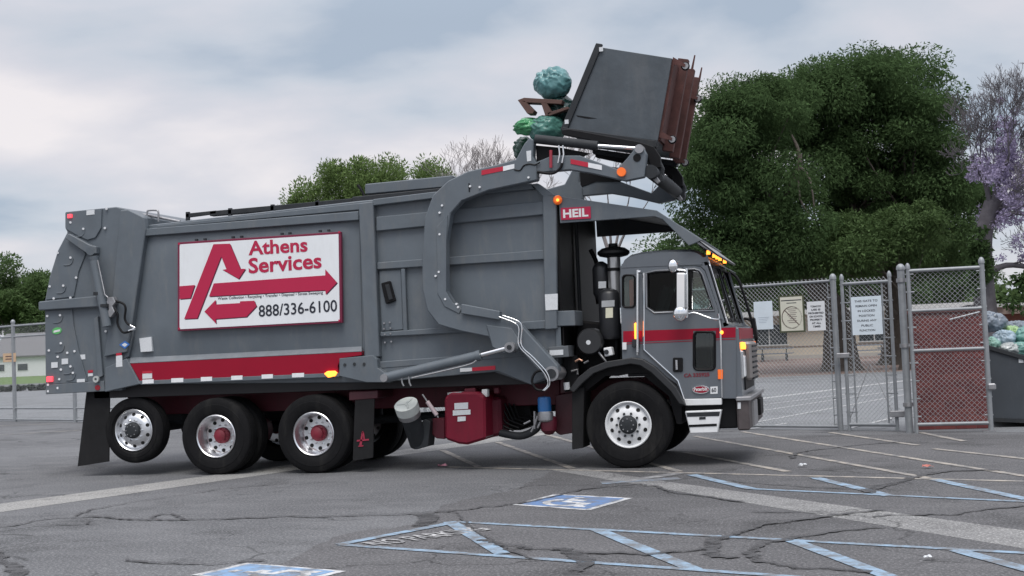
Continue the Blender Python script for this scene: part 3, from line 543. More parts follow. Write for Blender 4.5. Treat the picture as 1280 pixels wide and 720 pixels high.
# ---- lifting arms (the far one mirrors the near one)
AO = [(671, 205), (666, 196), (667, 175), (662, 172), (655, 180), (645, 199), (620, 206), (585, 214), (560, 226), (541, 244), (531, 272), (527.5, 322), (528, 362), (534, 388), (548, 406), (576, 414), (611, 421), (618, 434), (631, 442), (649, 436), (683, 475), (694, 475), (699, 466), (697, 457), (648, 403), (627, 396), (578, 386), (566, 378), (558, 365), (557.5, 303), (563, 267), (577, 251), (610, 238), (671, 225)]
FA = [(668, 203), (690, 194), (724, 194), (771, 211), (783, 198), (795, 183), (803, 183), (808, 192), (805, 221), (781, 226), (742, 217), (712, 212), (668, 216)]
armY = -0.26
for side in (0, 1):
    def Y(a): return a if side == 0 else W-a
    def Q(px): return [T(x, y, armY) for x, y in px]
    def P3(px, yy): return [Vector((T(x, y, armY)[0], Y(yy), T(x, y, armY)[1])) for x, y in px]
    mA = GREYP if side == 0 else DGREY
    arm = prism('lift_arm', Q(AO), Y(armY), Y(-0.10), GREYP, truck, 0.012, px=False)
    prism('forearm', Q(FA), Y(-0.24), Y(-0.12), GREYP, arm, 0.01, px=False)
    prism('inner_flange', Q([(546, 284), (560, 268), (558, 303), (558, 365), (566, 378), (578, 386), (574, 392), (556, 383), (547, 366)]), Y(armY-0.014), Y(-0.2), GREYP, arm, 0.005, px=False)
    prism('cover_box', Q([(578, 380), (626, 389), (626, 400), (578, 392)]), Y(armY-0.06), Y(-0.2), GREYP, arm, 0.008, px=False)
    prism('pivot_web', Q([(608, 406), (640, 410), (652, 430), (648, 437), (630, 442), (616, 434)]), Y(armY-0.02), Y(-0.2), GREYP, arm, 0.01, px=False)
    c0, c1 = P3([(690, 467)], armY-0.04)[0], P3([(690, 467)], 0.15)[0]
    cyl('pivot_boss', c0, c1, 0.092, STEEL, arm, 24); cyl('pivot_pin', P3([(690, 467)], armY-0.06)[0], c1, 0.06, DGREY, arm, 18)
    # arm cylinder
    p = P3([(484, 472), (602, 444), (640, 434)], -0.34)
    cyl('arm_cylinder', p[0], p[1], 0.062, GREYP, truck, 22); cyl('gland', p[1]-(p[1]-p[0])*0.03, p[1]+(p[1]-p[0])*0.01, 0.068, GREYP, truck, 22)
    cyl('arm_rod', p[1], p[2], 0.028, CHROME, truck, 16)
    cyl('rod_eye', p[2]+Vector((0, -0.05 if side == 0 else 0.05, 0)), p[2]+Vector((0, 0.14 if side == 0 else -0.14, 0)), 0.065, STEEL, truck, 18)
    cyl('rod_pin', p[2]+Vector((0, -0.07 if side == 0 else 0.07, 0)), p[2]+Vector((0, 0.16 if side == 0 else -0.16, 0)), 0.03, DGREY, truck, 14)
    cyl('cylinder_pin', P3([(485, 472)], -0.42)[0], P3([(485, 472)], -0.05)[0], 0.05, STEEL, truck, 16)
    # fork cylinder on the forearm
    q = P3([(668, 173), (746, 181.5), (798, 185)], -0.21)
    cyl('fork_cylinder', q[0], q[1], 0.058, DGREY if side == 0 else BLACK, arm, 20); cyl('fork_rod', q[1], q[2], 0.023, CHROME, arm, 14)
    cyl('rod_eye', P3([(799, 186)], -0.27)[0], P3([(799, 186)], -0.12)[0], 0.055, STEEL, arm, 18)
    cyl('pivot_hole_disc', P3([(796, 197)], -0.248)[0], P3([(796, 197)], -0.05)[0], 0.048, BLACK, arm, 18)  # black disc stands in for the dark of the round hole
    cyl('arm_lamp', P3([(777, 215)], -0.29)[0], P3([(777, 215)], -0.24)[0], 0.055, LAMP_OD, arm, 16)
    prism('cylinder_guard', Q([(667, 180), (700, 183), (735, 190), (724, 195), (690, 195), (668, 203)]), Y(-0.14), Y(-0.11), BLACK, arm, 0, px=False)
    if side == 0:
        for a_, b_, mm in (((602, 213), (629, 208), REFR), ((629, 208), (643, 205), REFW)):
            prism('reflector_strip', Q([a_, b_, (b_[0], b_[1]+5.5), (a_[0], a_[1]+6)]), armY-0.006, armY+0.01, mm, arm, 0, px=False)
        for a_, b_, mm in (((713, 198.5), (735, 203), REFR), ((735, 203), (752, 206.5), REFW)):
            prism('reflector_strip', Q([a_, b_, (b_[0], b_[1]+6), (a_[0], a_[1]+6)]), -0.248, -0.23, mm, arm, 0, px=False)
        for x, y in ((588, 233), (600, 234), (553, 257), (550, 266), (550, 293), (549, 340), (557, 374), (571, 380), (661, 222), (573, 384), (618, 389), (545, 345)):
            cyl('bolt', P3([(x, y)], armY-0.024)[0], P3([(x, y)], armY+0.01)[0], 0.014, REFW, arm, 8)
        tube('hose_groove', smoothpath(P3([(643, 212), (650, 213), (655, 207), (662, 205), (669, 206), (675, 203)], armY-0.004), 4), 0.009, BLACK, arm, 6)
        prism('sticker', Q([(658, 189), (664, 188), (664, 201), (659, 202)]), armY-0.005, armY+0.01, STICK, arm, 0, px=False)
        prism('seam', Q([(585.5, 229), (587, 229), (587.5, 240), (586, 240)]), armY-0.003, armY+0.01, BLACK, arm, 0, px=False)
        for dx in (0, 5):       # chrome oil lines down the elbow
            tube('oil_line', smoothpath(P3([(625+dx, 396-dx*.3), (645+dx, 404-dx*.4), (650+dx*.8, 412), (650+dx*.7, 432), (666+dx*.5, 449-dx*.4), (682+dx*.6, 467-dx*.3), (686+dx*.5, 480), (680+dx*.4, 488)], armY-0.05-dx*0.002), 5), 0.009, CHROME, arm)
        tube('hose_loop', smoothpath(P3([(680, 488), (671, 486), (666, 476), (670, 466), (679, 463), (686, 468)], armY-0.04), 6), 0.016, BLACK, arm)
        tube('return_line', smoothpath(P3([(520, 472), (560, 463), (592, 455), (600, 450)], -0.42), 4), 0.011, STEEL, truck)
        for x in (505, 514): tube('grease_nipple', P3([(x, 470-(x-505)*.2), (x+1, 478), (x+3, 482)], -0.36), 0.012, STEEL, truck)
        for dx in (0, 5): tube('oil_line', P3([(699+dx, 182), (700+dx, 193), (698+dx, 204)], -0.28), 0.011, CHROME, arm)
        tube('red_valve', P3([(689, 188), (689, 210)], -0.28), 0.02, mat('valve_red', (0.32, 0.03, 0.05), 0.5), arm)
        tube('hose', smoothpath(P3([(672, 215), (690, 217), (700, 211), (703, 203)], -0.27), 5), 0.017, BLACK, arm)
# torque tube across the arm tips, fork carriers and forks
tip = T(806, 212, armY); zt = tip[1]; xt_ = tip[0]
ct = cyl('torque_tube', (xt_+0.06, -0.2, zt-0.02), (xt_+0.06, W+0.2, zt-0.02), 0.085, DGREY, truck, 24)
for yy in (0.05, W-0.23):
    pts = [T(x, y, 0.05) for x, y in ((806, 206), (816, 198), (825, 200), (830, 210), (827, 226), (818, 228), (810, 221))]
    prism('fork_carrier', pts, yy, yy+0.09, DGREY, ct, 0.01, px=False)
    pts = [T(x, y, 0.05) for x, y in ((703, 163), (712, 162), (800, 178), (818, 184), (826, 196), (827, 210), (816, 212), (810, 196), (790, 187), (704, 169))]
    prism('fork', pts, yy-0.06, yy+0.03, BLACK, ct, 0.008, px=False)
    cyl('stop_roller', (T(823, 222, 0)[0], yy-0.06, T(823, 222, 0)[1]), (T(823, 222, 0)[0], yy+0.12, T(823, 222, 0)[1]), 0.055, DGREY, ct)
    pts = [T(x, y, 0.05) for x, y in ((808, 204), (816, 212), (827, 228), (823, 231), (812, 220), (804, 210))]
    prism('fork_link', pts, yy-0.12, yy-0.07, STEEL, ct, 0.006, px=False)
# ---- cab guard (canopy) with maker's plate
can = empty('cab_guard', (0, 0, 0)); can.parent = truck; can.location = (0, 0, 0)
sidepts = [(698, 245), (705, 246), (821, 263), (878, 300), (861, 307), (828, 274), (818, 270.5), (700, 279)]
for k, (ya, yb) in enumerate(((-0.02, 0.02), (W-0.06, W-0.02))):
    prism('guard_side', [T(x, y, -0.02) for x, y in sidepts], ya, yb, GREYP, can, 0.006, px=False)
bm = bmesh.new(); q = [T(x, y, -0.02) for x, y in ((698, 246), (820, 264.5), (828, 268.5), (876, 302), (897, 318))]; q2 = [(x-0.0, z-0.02) for x, z in q]
add_prism(bm, q+q2[::-1], 0.0, W-0.04); link('guard_roof', bm, BLACK, can)
prism('guard_lip', [(872, 299), (898, 318), (896, 320), (871, 304)], 0.02, W-0.06, STEEL, can, 0.003)
prism('maker_plate', [(701, 260), (738, 258), (738.5, 273), (701.5, 275)], -0.034, -0.018, SRED, can, 0)
side_text('lettering', 'HEIL', (704, 272.5), (735.5, 270.5), (704, 262), -0.037, WHITE, can, 0.035)
turned('marker_lamp', [(0.001, -0.05), (0.04, -0.045), (0.055, -0.02), (0.06, 0.0)], pp([(697, 250)], -0.05)[0], LAMP_OD, can, 16)
turned('lamp_glow', [(0.001, -0.012), (0.018, -0.008), (0.02, 0.0)], pp([(697, 250)], -0.10)[0], LAMP_O, can, 12)
# ---- wheels
def wheel(x, y, z, R, wd, style, name='wheel', far=False):
    s = -1 if far else 1
    def pr(l): return [(r, s*h) for r, h in l]
    c = (x, y, z); bm = bmesh.new()
    g = []; tw = wd-0.07
    for k in range(5):
        a = 0.035+tw*k/5; b = 0.035+tw*(k+1)/5; g += [(R-0.004 if k in (0, 4) else R, a+0.004), (R-0.004 if k in (0, 4) else R, b-0.008)]
        if k < 4: g += [(R-0.014, b-0.004), (R-0.014, b+0.000)]
    prof = [(0.286, 0.10), (0.290, 0.035), (0.300, 0.022), (0.325, 0.008), (R*0.72, -0.004), (R*0.82, -0.006), (R*0.83, -0.001), (R*0.90, 0.002), (R-0.02, 0.016)] + g + [(R-0.02, wd-0.016), (R*0.82, wd), (0.30, wd-0.02), (0.286, wd-0.1)]
    lathe(bm, pr(prof), c, 72); t = link(name, bm, RUBBER, truck, True, 28)
    if style == 'dish':
        rim = [(0.288, 0.055), (0.292, 0.016), (0.282, 0.008), (0.268, 0.022), (0.262, 0.05), (0.248, 0.085), (0.240, 0.21), (0.225, 0.228), (0.19, 0.232), (0.11, 0.228), (0.11, 0.24)]
        yd, rl, rh, rmat = 0.228, 0.145, 0.205, ALU
    else:
        rim = [(0.288, 0.055), (0.292, 0.016), (0.282, 0.008), (0.268, 0.020), (0.262, 0.05), (0.255, 0.062), (0.235, 0.050), (0.20, 0.026), (0.17, 0.012), (0.115, 0.010), (0.11, 0.05)]
        yd, rl, rh, rmat = 0.010, 0.142, 0.218, (WHITE if style == 'white' else ALU)
    bm = bmesh.new(); lathe(bm, pr(rim), c, 60); link('rim', bm, rmat, t, True, 30)
    bm = bmesh.new()
    for i in range(10):
        a = 2*math.pi*(i+0.5)/10; yh = yd if style == 'dish' else 0.0375
        n = Vector((0, -s, 0)) if style == 'dish' else Vector((math.cos(a)*0.6, -s, math.sin(a)*0.6)).normalized()
        p = Vector((x+rh*math.cos(a), y+s*yh, z+rh*math.sin(a))); add_cyl(bm, p-n*0.01, p+n*0.004, 0.026, None, 14)
    tag(link('hand_hole_discs', bm, mat('hole_dark', (0.01, 0.01, 0.01), 0.9), t), kind='stuff')  # black discs paint the dark of openings the rim mesh lacks
    bm = bmesh.new()
    for i in range(10):
        a = 2*math.pi*i/10; p = Vector((x+rl*math.cos(a), y+s*yd, z+rl*math.sin(a))); add_cyl(bm, p, p-Vector((0, s*0.035, 0)), 0.017, 0.013, 6)
    tag(link('lug_nuts', bm, CHROME if style != 'white' else DGREY, t), kind='stuff')
    if style == 'dish': hp = [(0.11, 0.24), (0.108, 0.17), (0.085, 0.155), (0.082, 0.12), (0.06, 0.105), (0.001, 0.10)]; hm = mat('hub_red', (0.21, 0.012, 0.03), 0.4, dirt=((0.05, 0.02, 0.02), 0.5))
    else: hp = [(0.112, 0.02), (0.108, -0.03), (0.09, -0.045), (0.06, -0.05), (0.001, -0.052)]; hm = DGREY
    bm = bmesh.new(); lathe(bm, pr(hp), c, 28); link('hub', bm, hm, t, True, 40)
    bm = bmesh.new()
    for i in range(8):
        a = 2*math.pi*i/8; yb = 0.165 if style == 'dish' else -0.04; rb = 0.095 if style == 'dish' else 0.075
        p = Vector((x+rb*math.cos(a), y+s*yb, z+rb*math.sin(a))); add_cyl(bm, p, p-Vector((0, s*0.015, 0)), 0.009, None, 6)
    tag(link('hub_bolts', bm, STEEL if style != 'dish' else hm, t), kind='stuff')
    return t
fx, fz = T(785, 531, 0.0); rx1, _ = T(269, 547.5, 0.0); rx2, _ = T(391, 539.5, 0.0); tx_, tz_ = T(166, 538, 0.08)
RF, RR, RT = 0.54, 0.52, 0.455
wheel(fx, 0.0, RF, RF, 0.34, 'white'); wheel(fx, W, RF, RF, 0.34, 'white', far=True)
for xx in (rx1, rx2):
    wheel(xx, 0.0, RR, RR, 0.27, 'dish'); wheel(xx, 0.33, RR, RR, 0.27, 'dish')
    wheel(xx, W, RR, RR, 0.27, 'dish', far=True); wheel(xx, W-0.33, RR, RR, 0.27, 'dish', far=True)
wheel(tx_, 0.08, tz_, RT, 0.26, 'alu'); wheel(tx_, W-0.08, tz_, RT, 0.26, 'alu', far=True)
# ---- chassis
for yy in (0.80, 1.58): box('frame_rail', (T(120, 500)[0], yy, 0.80), (1.35, yy+0.09, 1.08), MAROON, truck)
for xx, zz in ((rx1, RR), (rx2, RR), (fx, RF-0.06), (tx_, tz_)):
    cyl('axle', (xx, 0.25, zz), (xx, W-0.25, zz), 0.075, DGREY, truck, 16)
for xx in (rx1, rx2): turned('differential', [(0.05, -0.25), (0.2, -0.15), (0.24, 0), (0.2, 0.15), (0.05, 0.25)], (xx, W/2, RR), MAROON, truck, 20)
for xx in (rx1, rx2):
    for yy in (0.72, W-0.82): box('suspension_spring', (xx-0.35, yy, 0.62), (xx+0.35, yy+0.1, 0.80), DGREY, truck, 0.02)
cyl('drive_shaft', (rx2, W/2, 0.6), (fx-0.6, W/2, 0.75), 0.06, DGREY, truck, 14)
for xx in (-1.2, -2.2, -3.0, -6.5): box('cross_member', (xx, 0.85, 0.84), (xx+0.1, 1.62, 1.02), MAROON, truck)
box('sill_beam', (T(112, 480)[0], 0.10, 1.08), (T(690, 470)[0]-0.1, 0.30, 1.30), mat('sill_black', (0.008, 0.007, 0.009), 0.6), truck)
box('sill_beam', (T(112, 480)[0], W-0.30, 1.08), (T(690, 470)[0]-0.1, W-0.10, 1.30), MATS['sill_black'], truck)
prism('subframe_panel', [(420, 481), (700, 473), (700, 506), (420, 512)], 0.70, 0.78, MAROON, truck, 0.01, Yr=0.7)
box('belly_plate', (T(180, 480)[0]-0.1, 0.3, 1.13), (T(690, 470)[0]-0.05, W-0.3, 1.16), MATS['sill_black'], truck, 0)
box('air_tank', (-6.6, 0.9, 0.65), (-5.0-2.0, 1.5, 0.9), DGREY, truck, 0.05)
# mudflaps
prism('mudflap', [(108, 490), (137, 489), (136, 577), (97, 583)], 0.10, 0.12, FLAP, truck, 0)
prism('mudflap', [(108, 490), (137, 489), (136, 577), (97, 583)], W-0.60, W-0.58, FLAP, truck, 0)
mf = prism('mudflap', [(444, 497), (468, 496), (466, 572), (441, 576)], 0.03, 0.05, FLAP, truck, 0)
LR_ = mat('flap_red', (0.30, 0.02, 0.05), 0.6)
for q in ([(449, 557), (452.5, 539), (454, 539), (452, 557)], [(452.5, 539), (455, 541), (456, 549), (454.5, 549)], [(446, 550), (461, 548.5), (461, 550.5), (446, 552)], [(448, 557), (454, 556.5), (454, 558), (448, 558.5)]): prism('flap_logo', q, 0.022, 0.029, LR_, mf, 0)
prism('flap_hanger', [(436, 490), (472, 488), (472, 498), (436, 501)], 0.02, 0.60, mat('dark_maroon', (0.05, 0.008, 0.014), 0.5), truck, 0.01)
prism('mudflap', [(715, 487), (730, 484), (729, 560), (715, 562)], 0.06, 0.5, FLAP, truck, 0.005)
# battery / tool box and filter canister ahead of the drive wheels
ax = [pp([(511, 516)], -0.02)[0], pp([(524, 554)], 0.26)[0]]; d = (ax[1]-ax[0]).normalized()
cyl('filter_canister', ax[0]+d*0.0, ax[1], 0.125, DGREY, truck, 28); cn = cyl('canister_lid', ax[0]-d*0.14, ax[0]-d*0.02, 0.155, mat('lid_grey', (0.52, 0.55, 0.53), 0.45, dirt=((0.3, 0.3, 0.3), 0.3)), truck, 32)
cyl('canister_band', ax[0]-d*0.02, ax[0]+d*0.05, 0.148, STEEL, truck, 32)
q = ax[0]-d*0.145; s1 = Vector((0, 1, 0)).cross(d).normalized(); s2 = s1.cross(d).normalized()
for k in range(3): a_ = k*2.1; v_ = s1*math.cos(a_)+s2*math.sin(a_); tube('lid_rib', [q, q+v_*0.12], 0.014, MATS['lid_grey'], cn, 6)
prism('canister_bracket', [(514, 538), (531, 524), (538, 527), (535, 558), (519, 562)], 0.14, 0.40, DGREY, truck, 0.006)
tube('gas_strut', pp([(528, 493), (548, 522)], 0.1), 0.012, STEEL, truck); tube('gas_strut_sleeve', pp([(534, 502), (546, 519)], 0.1), 0.03, mat('strut_pink', (0.55, 0.45, 0.47), 0.5), truck)
prism('step_box', [(540, 523), (556, 523), (556, 549), (545, 548), (540, 543)], 0.25, 0.55, MAROON, truck, 0.01)
ft = prism('fuel_tank', [(555, 498), (562, 490), (598, 490), (606, 497), (607, 549), (584, 556), (573, 555), (556, 549)], 0.0, 0.62, mat('tank_maroon', (0.16, 0.006, 0.022), 0.4, spec=0.3, dirt=((0.07, 0.015, 0.02), 0.45)), truck, 0.03)
prism('tank_cap', [(580, 486), (594, 485), (594, 492), (580, 493)], 0.1, 0.3, MAROON, ft, 0.01)
prism('tank_ledge', [(559, 491), (577, 489.5), (577, 493), (559, 494)], 0.02, 0.5, STEEL, ft, 0.004)
for q in ([(568, 504), (585, 503), (585, 511), (568, 512)], [(566, 513), (588, 512), (588, 518), (566, 519.5)], [(572, 521), (582, 520.5), (582, 526), (572, 527)]): prism('sticker', q, -0.008, 0.002, STICK, ft, 0)
prism('tank_end', [(600, 507), (607, 503), (608, 547), (601, 550)], 0.04, 0.5, mat('tank_end_steel', (0.28, 0.25, 0.25), 0.5, metal=0.3), ft, 0.004)  # end plate in its own grey steel
prism('valve_box', [(602, 487), (609, 486.5), (609, 496), (602, 496.5)], 0.1, 0.2, WHITE, truck, 0.006)
prism('tank', [(608, 497), (625, 496), (627, 544), (609, 548)], 0.35, 0.8, MAROON, truck, 0.04)
prism('air_valve', [(617, 485), (623, 484), (624, 492), (617, 492)], 0.2, 0.3, MAROON, truck, 0.01)
for k in range(6):
    x0 = 612+k*6; tube('air_hose', smoothpath(pp([(x0, 500+k), (x0+10, 515+3*k), (x0+14, 530-2*k), (x0+30, 538-3*k)], 0.45+0.04*k), 4), 0.014, BLACK, truck, 6)
tube('exhaust_pipe', smoothpath(pp([(625, 541), (650, 545), (668, 538), (675, 528)], 0.4), 5), 0.05, DGREY, truck, 12)
prism('gearbox', [(622, 505), (664, 503), (668, 530), (650, 538), (622, 538)], 0.9, 1.5, BLACK, truck, 0.03)
turned('oil_filter', [(0.001, 0.2), (0.075, 0.19), (0.085, 0.16), (0.085, 0.0), (0.06, -0.02)], (T(681, 515, 0.15)[0], 0.15, T(681, 515, 0.15)[1]), BLUE, truck, 20, axis='Z')
turned('filter_head', [(0.09, 0.06), (0.1, 0.03), (0.1, -0.05), (0.08, -0.07)], (T(682, 520, 0.15)[0], 0.15, T(682, 520, 0.15)[1]), STEEL, truck, 20, axis='Z')
turned('air_dryer', [(0.04, 0.13), (0.1, 0.11), (0.11, 0.05), (0.1, -0.06), (0.05, -0.11), (0.001, -0.12)], (T(686, 532, 0.2)[0], 0.2, T(686, 532, 0.2)[1]), MAROON, truck, 22, axis='Z')
for q in ([(668, 514), (668, 536)], [(672, 520), (668, 532), (664, 540)], [(678, 522), (672, 535)], [(663, 526), (655, 530)]): tube('air_line', pp(q, 0.12), 0.012, STEEL, truck, 6)
prism('battery_box', [(694, 494), (716, 490), (718, 541), (700, 544), (694, 540)], 0.35, 0.8, MATS['dark_maroon'], truck, 0.01)
prism('cross_bracket', [(700, 470), (716, 462), (722, 490), (700, 492)], 0.3, 0.6, MATS['dark_maroon'], truck, 0.01)
# gap between body and cab: mounts, canisters, fan drum
prism('cab_mount', [(690, 389), (718, 388), (719, 407), (691, 408)], 0.0, 0.5, GREYP, truck, 0.008)
prism('mount_leg', [(694, 408), (704, 407), (704, 436), (695, 437)], 0.02, 0.4, GREYP, truck, 0.006)
prism('control_box', [(685, 434), (710, 432), (711, 446), (686, 448)], -0.03, 0.3, mat('box_grey', (0.10, 0.11, 0.12), 0.5), truck, 0.006)
prism('control_sticker', [(687, 438), (704, 437), (704, 443.5), (687, 444.5)], -0.038, -0.03, STICK, truck, 0)
prism('mount_sticker', [(686, 393), (693, 392.5), (693, 404), (686, 404.5)], -0.008, 0.001, mat('sticker_green', (0.45, 0.58, 0.50), 0.5), truck, 0)
turned('fan_drum', [(0.001, -0.03), (0.15, -0.03), (0.17, 0.0), (0.17, 0.28), (0.1, 0.3)], pp([(737, 427)], 0.16)[0], mat('drum_black', (0.02, 0.021, 0.023), 0.45), truck, 36)
turned('drum_sticker', [(0.001, -0.033), (0.03, -0.033), (0.03, -0.028)], pp([(736, 428)], 0.16)[0], STICK, truck, 12)
xs, zs = T(767, 320, 0.45); zb = T(767, 385, 0.45)[1]
cyl('intake_pipe', (xs, 0.45, zb), (xs, 0.45, zs), 0.085, mat('intake_steel', (0.5, 0.5, 0.5), 0.3, metal=0.8), truck, 24)
turned('intake_cap', [(0.06, 0.16), (0.06, 0.12), (0.15, 0.10), (0.205, 0.06), (0.21, 0.03), (0.18, 0.0), (0.09, -0.02)], (xs, 0.45, zs), BLACK, truck, 30, axis='Z')
cyl('pipe_clamp', (xs, 0.45, T(766, 337, 0.45)[1]-0.02), (xs, 0.45, T(766, 337, 0.45)[1]+0.02), 0.095, BLACK, truck, 24)
xa, za = T(762, 392, 0.3); turned('air_canister', [(0.04, 0.32), (0.11, 0.29), (0.135, 0.25), (0.135, -0.28), (0.11, -0.32), (0.05, -0.33)], (xa, 0.3, za), mat('canister_black', (0.018, 0.019, 0.022), 0.4), truck, 26, axis='Z')
prism('canister_label', [(757, 385), (766, 384.5), (766, 397), (757, 397.5)], 0.155, 0.175, mat('label_cream', (0.6, 0.58, 0.45), 0.5), truck, 0)
prism('canister_label', [(752, 376), (768, 375), (768, 383), (752, 384)], 0.158, 0.176, mat('label_grey', (0.35, 0.36, 0.37), 0.5), truck, 0)
xa, za = T(752, 350, 0.55); turned('air_canister', [(0.03, 0.24), (0.09, 0.2), (0.115, 0.15), (0.115, -0.18), (0.08, -0.24), (0.05, -0.3)], (xa, 0.55, za), MATS['canister_black'], truck, 24, axis='Z')
prism('canister_label', [(748, 352), (757.5, 351.5), (757.5, 360), (748, 360.5)], 0.425, 0.44, STICK, truck, 0)
tube('intake_duct', smoothpath(pp([(738, 312), (746, 330), (744, 350), (748, 380)], 1.2), 5), 0.03, BLACK, truck, 10)
prism('engine_block', [(720, 400), (775, 405), (775, 470), (715, 470)], 0.55, 1.9, BLACK, truck, 0.03)
prism('surge_tank', [(754, 435), (764, 433.5), (766, 444), (756, 446)], 0.1, 0.25, WHITE, truck, 0.01)
turned('surge_cap', [(0.001, -0.02), (0.03, -0.02), (0.03, 0.02)], pp([(758, 440)], 0.09)[0], DGREY, truck, 12)
prism('frame_plate', [(704, 446), (722, 444), (724, 486), (706, 490)], 0.25, 0.32, BLACK, truck, 0.006)
for q in ([(719, 452), (724, 449), (728, 451)], [(730, 454), (736, 451)], [(714, 464), (722, 462), (722, 468)], [(748, 440), (760, 455), (775, 452)]): tube('fitting', pp(q, 0.22), 0.014, STEEL if q[0][0] != 719 else mat('brass', (0.6, 0.35, 0.25), 0.4, metal=0.6), truck, 6)
for q in ([(706, 450), (714, 440), (722, 452), (735, 446)], [(742, 420), (752, 428), (748, 440), (756, 448)], [(760, 415), (770, 425), (768, 442)]): tube('cable', smoothpath(pp(q, 0.3), 4), 0.014, BLACK, truck, 6)
tube('white_bottle', pp([(708, 478), (709, 487)], 0.2), 0.04, STICK, truck, 10)

# ---- cab
CY = 0.10; CW = W-0.08
cab = empty('cab', (0, 0, 0)); cab.parent = truck; cab.location = (0, 0, 0)
X_ = lambda x, y, Y=CY: T(x, y, Y)[0]; Z_ = lambda x, y, Y=CY: T(x, y, Y)[1]
def rrect(x0, y0, x1, y1, r, sl=0.0, n=4):
    o = []
    for cx, cy, a0 in ((x1-r, y0+r, -90), (x1-r, y1-r, 0), (x0+r, y1-r, 90), (x0+r, y0+r, 180)):
        for i in range(n+1):
            a = math.radians(a0+90*i/n); o.append((cx+r*math.cos(a), cy+r*math.sin(a)+sl*(cx-x0)))
    return o
qwin = rrect(778.5, 344, 793.5, 384, 4)
dwin = [(808, 341), (820, 338.5), (868, 336), (874, 338), (878, 343), (893, 388), (818, 391), (808, 384)]
lwin = rrect(867.5, 415, 893.5, 462, 5)
door_o = [(803.5, 342), (806, 338), (812, 335), (868, 332.5), (876, 334), (881, 339), (897, 385), (899, 400), (902, 497), (854.5, 499), (847, 476), (805, 437)]
shell_o = [(775, 345), (777, 330), (800, 329), (876, 325), (885, 328), (908, 404), (920, 408), (920, 498), (902.6, 498), (899.6, 400), (897.6, 385), (881.6, 338), (876.4, 333.2), (868, 331.8), (812, 334.2), (805.5, 337.2), (802.8, 342), (804.2, 437.5), (846.2, 476.5), (853.6, 499), (840, 486), (826, 472), (804, 456), (778, 450)]
holed('cab_side', shell_o, [qwin], CY, CY+0.05, CABG, cab)
door = holed('door', door_o, [dwin, lwin], CY-0.012, CY+0.04, CABG, truck)
prism('quarter_window', qwin, CY+0.015, CY+0.022, GLASS, cab, 0)
prism('door_window', [(808, 339), (866, 336), (864, 390), (808, 391)], CY+0.02, CY+0.026, glass('side_glass', (0.35, 0.38, 0.38), 0.35), door, 0)
prism('vent_window', [(865, 337), (873, 337), (878, 343), (892.5, 388), (864, 390)], CY+0.02, CY+0.026, GLASS, door, 0)
prism('lower_window', lwin, CY+0.015, CY+0.022, GLASS, door, 0)
def loop(name, px, Y, r, m, par, close=True):
    bm = bmesh.new(); add_tube(bm, pp(px, Y), r, 6, None, close); return link(name, bm, m, par, True, 60)
loop('window_trim', dwin, CY-0.016, 0.014, mat('trim_grey', (0.22, 0.23, 0.25), 0.35, metal=0.3), door)
loop('window_seal', [(809.5, 342.5), (820, 340.2), (868, 337.5), (873, 339.3), (876.8, 343.8), (891, 386.8), (819, 389.5), (809.5, 383.5)], CY-0.012, 0.012, BLACK, door)
loop('window_seal', lwin, CY-0.014, 0.017, BLACK, door); loop('window_seal', qwin, CY-0.002, 0.014, BLACK, cab)
loop('vent_trim', [(865, 339), (872, 339.5), (876, 344), (888, 378), (888, 383), (885, 386), (867, 388), (865, 386)], CY-0.006, 0.010, CHROME, door)
prism('vent_post', [(861.5, 336.5), (865, 336.4), (865, 390), (861.5, 390)], CY-0.014, CY+0.03, BLACK, door, 0)
tube('door_trim', pp([(804.6, 341), (804.8, 437), (847.2, 476), (855, 499)], CY-0.02), 0.011, CHROME, door, 6)
tube('door_trim', pp([(898, 392), (900.5, 410), (902.6, 497)], CY-0.02), 0.011, CHROME, cab, 6)
hb = tube('grab_handle', smoothpath(pp([(797, 440), (797, 436), (797, 345), (798, 341), (801, 339)], CY-0.07), 4), 0.017, CHROME, truck, 10)
for q in ((797, 345), (797, 433)): tube('handle_mount', [pp([q], CY-0.07)[0], pp([q], CY+0.01)[0]], 0.016, CHROME, hb)
# red stripe with fine lines
STR = [((779, 414), (803, 413.2), (803, 427), (779, 428)), ((805.5, 413.1), (866.5, 411), (866.5, 424.2), (805.5, 426.8)), ((894.8, 410), (899.3, 409.8), (899.8, 422.6), (894.8, 422.9)), ((901.2, 409.8), (919.5, 409.2), (919.5, 421.9), (901.2, 422.5))]
for k, q in enumerate(STR):
    yy = CY-0.014 if k in (1, 2) else CY-0.002
    prism('red_stripe', q, yy-0.002, yy+0.004, RED, door if k in (1, 2) else cab, 0)
    q = list(q); prism('pinstripe', [(q[3][0], q[3][1]+1.6), (q[2][0], q[2][1]+1.6), (q[2][0], q[2][1]+2.4), (q[3][0], q[3][1]+2.4)], yy-0.002, yy+0.004, RED, door if k in (1, 2) else cab, 0)
prism('red_stripe', [(866.5, 411), (894.8, 410), (894.8, 413.5), (866.5, 413.5)], CY-0.016, CY-0.01, RED, door, 0)
prism('door_latch', rrect(841, 447, 853.5, 465, 2), CY-0.03, CY+0.0, BLACK, door, 0.004)
tube('latch_grip', pp([(845.5, 450), (846, 462)], CY-0.04), 0.017, CHROME, door)
side_text('lettering', 'CA 335925', (855, 472), (887, 470.5), (855, 467), CY-0.016, mat('door_red_ink', (0.15, 0.008, 0.02), 0.5), door, 0.04)
emb = prism('maker_emblem', oval(876, 487, 11, 5, 24), CY-0.03, CY-0.012, CHROME, door, 0.002); prism('emblem_face', oval(876, 487, 9.8, 4, 24), CY-0.034, CY-0.03, RED, door, 0)
side_text('lettering', 'Peterbilt', (867.5, 489), (884.5, 488.2), (867.5, 484.5), CY-0.036, WHITE, door, 0.02)
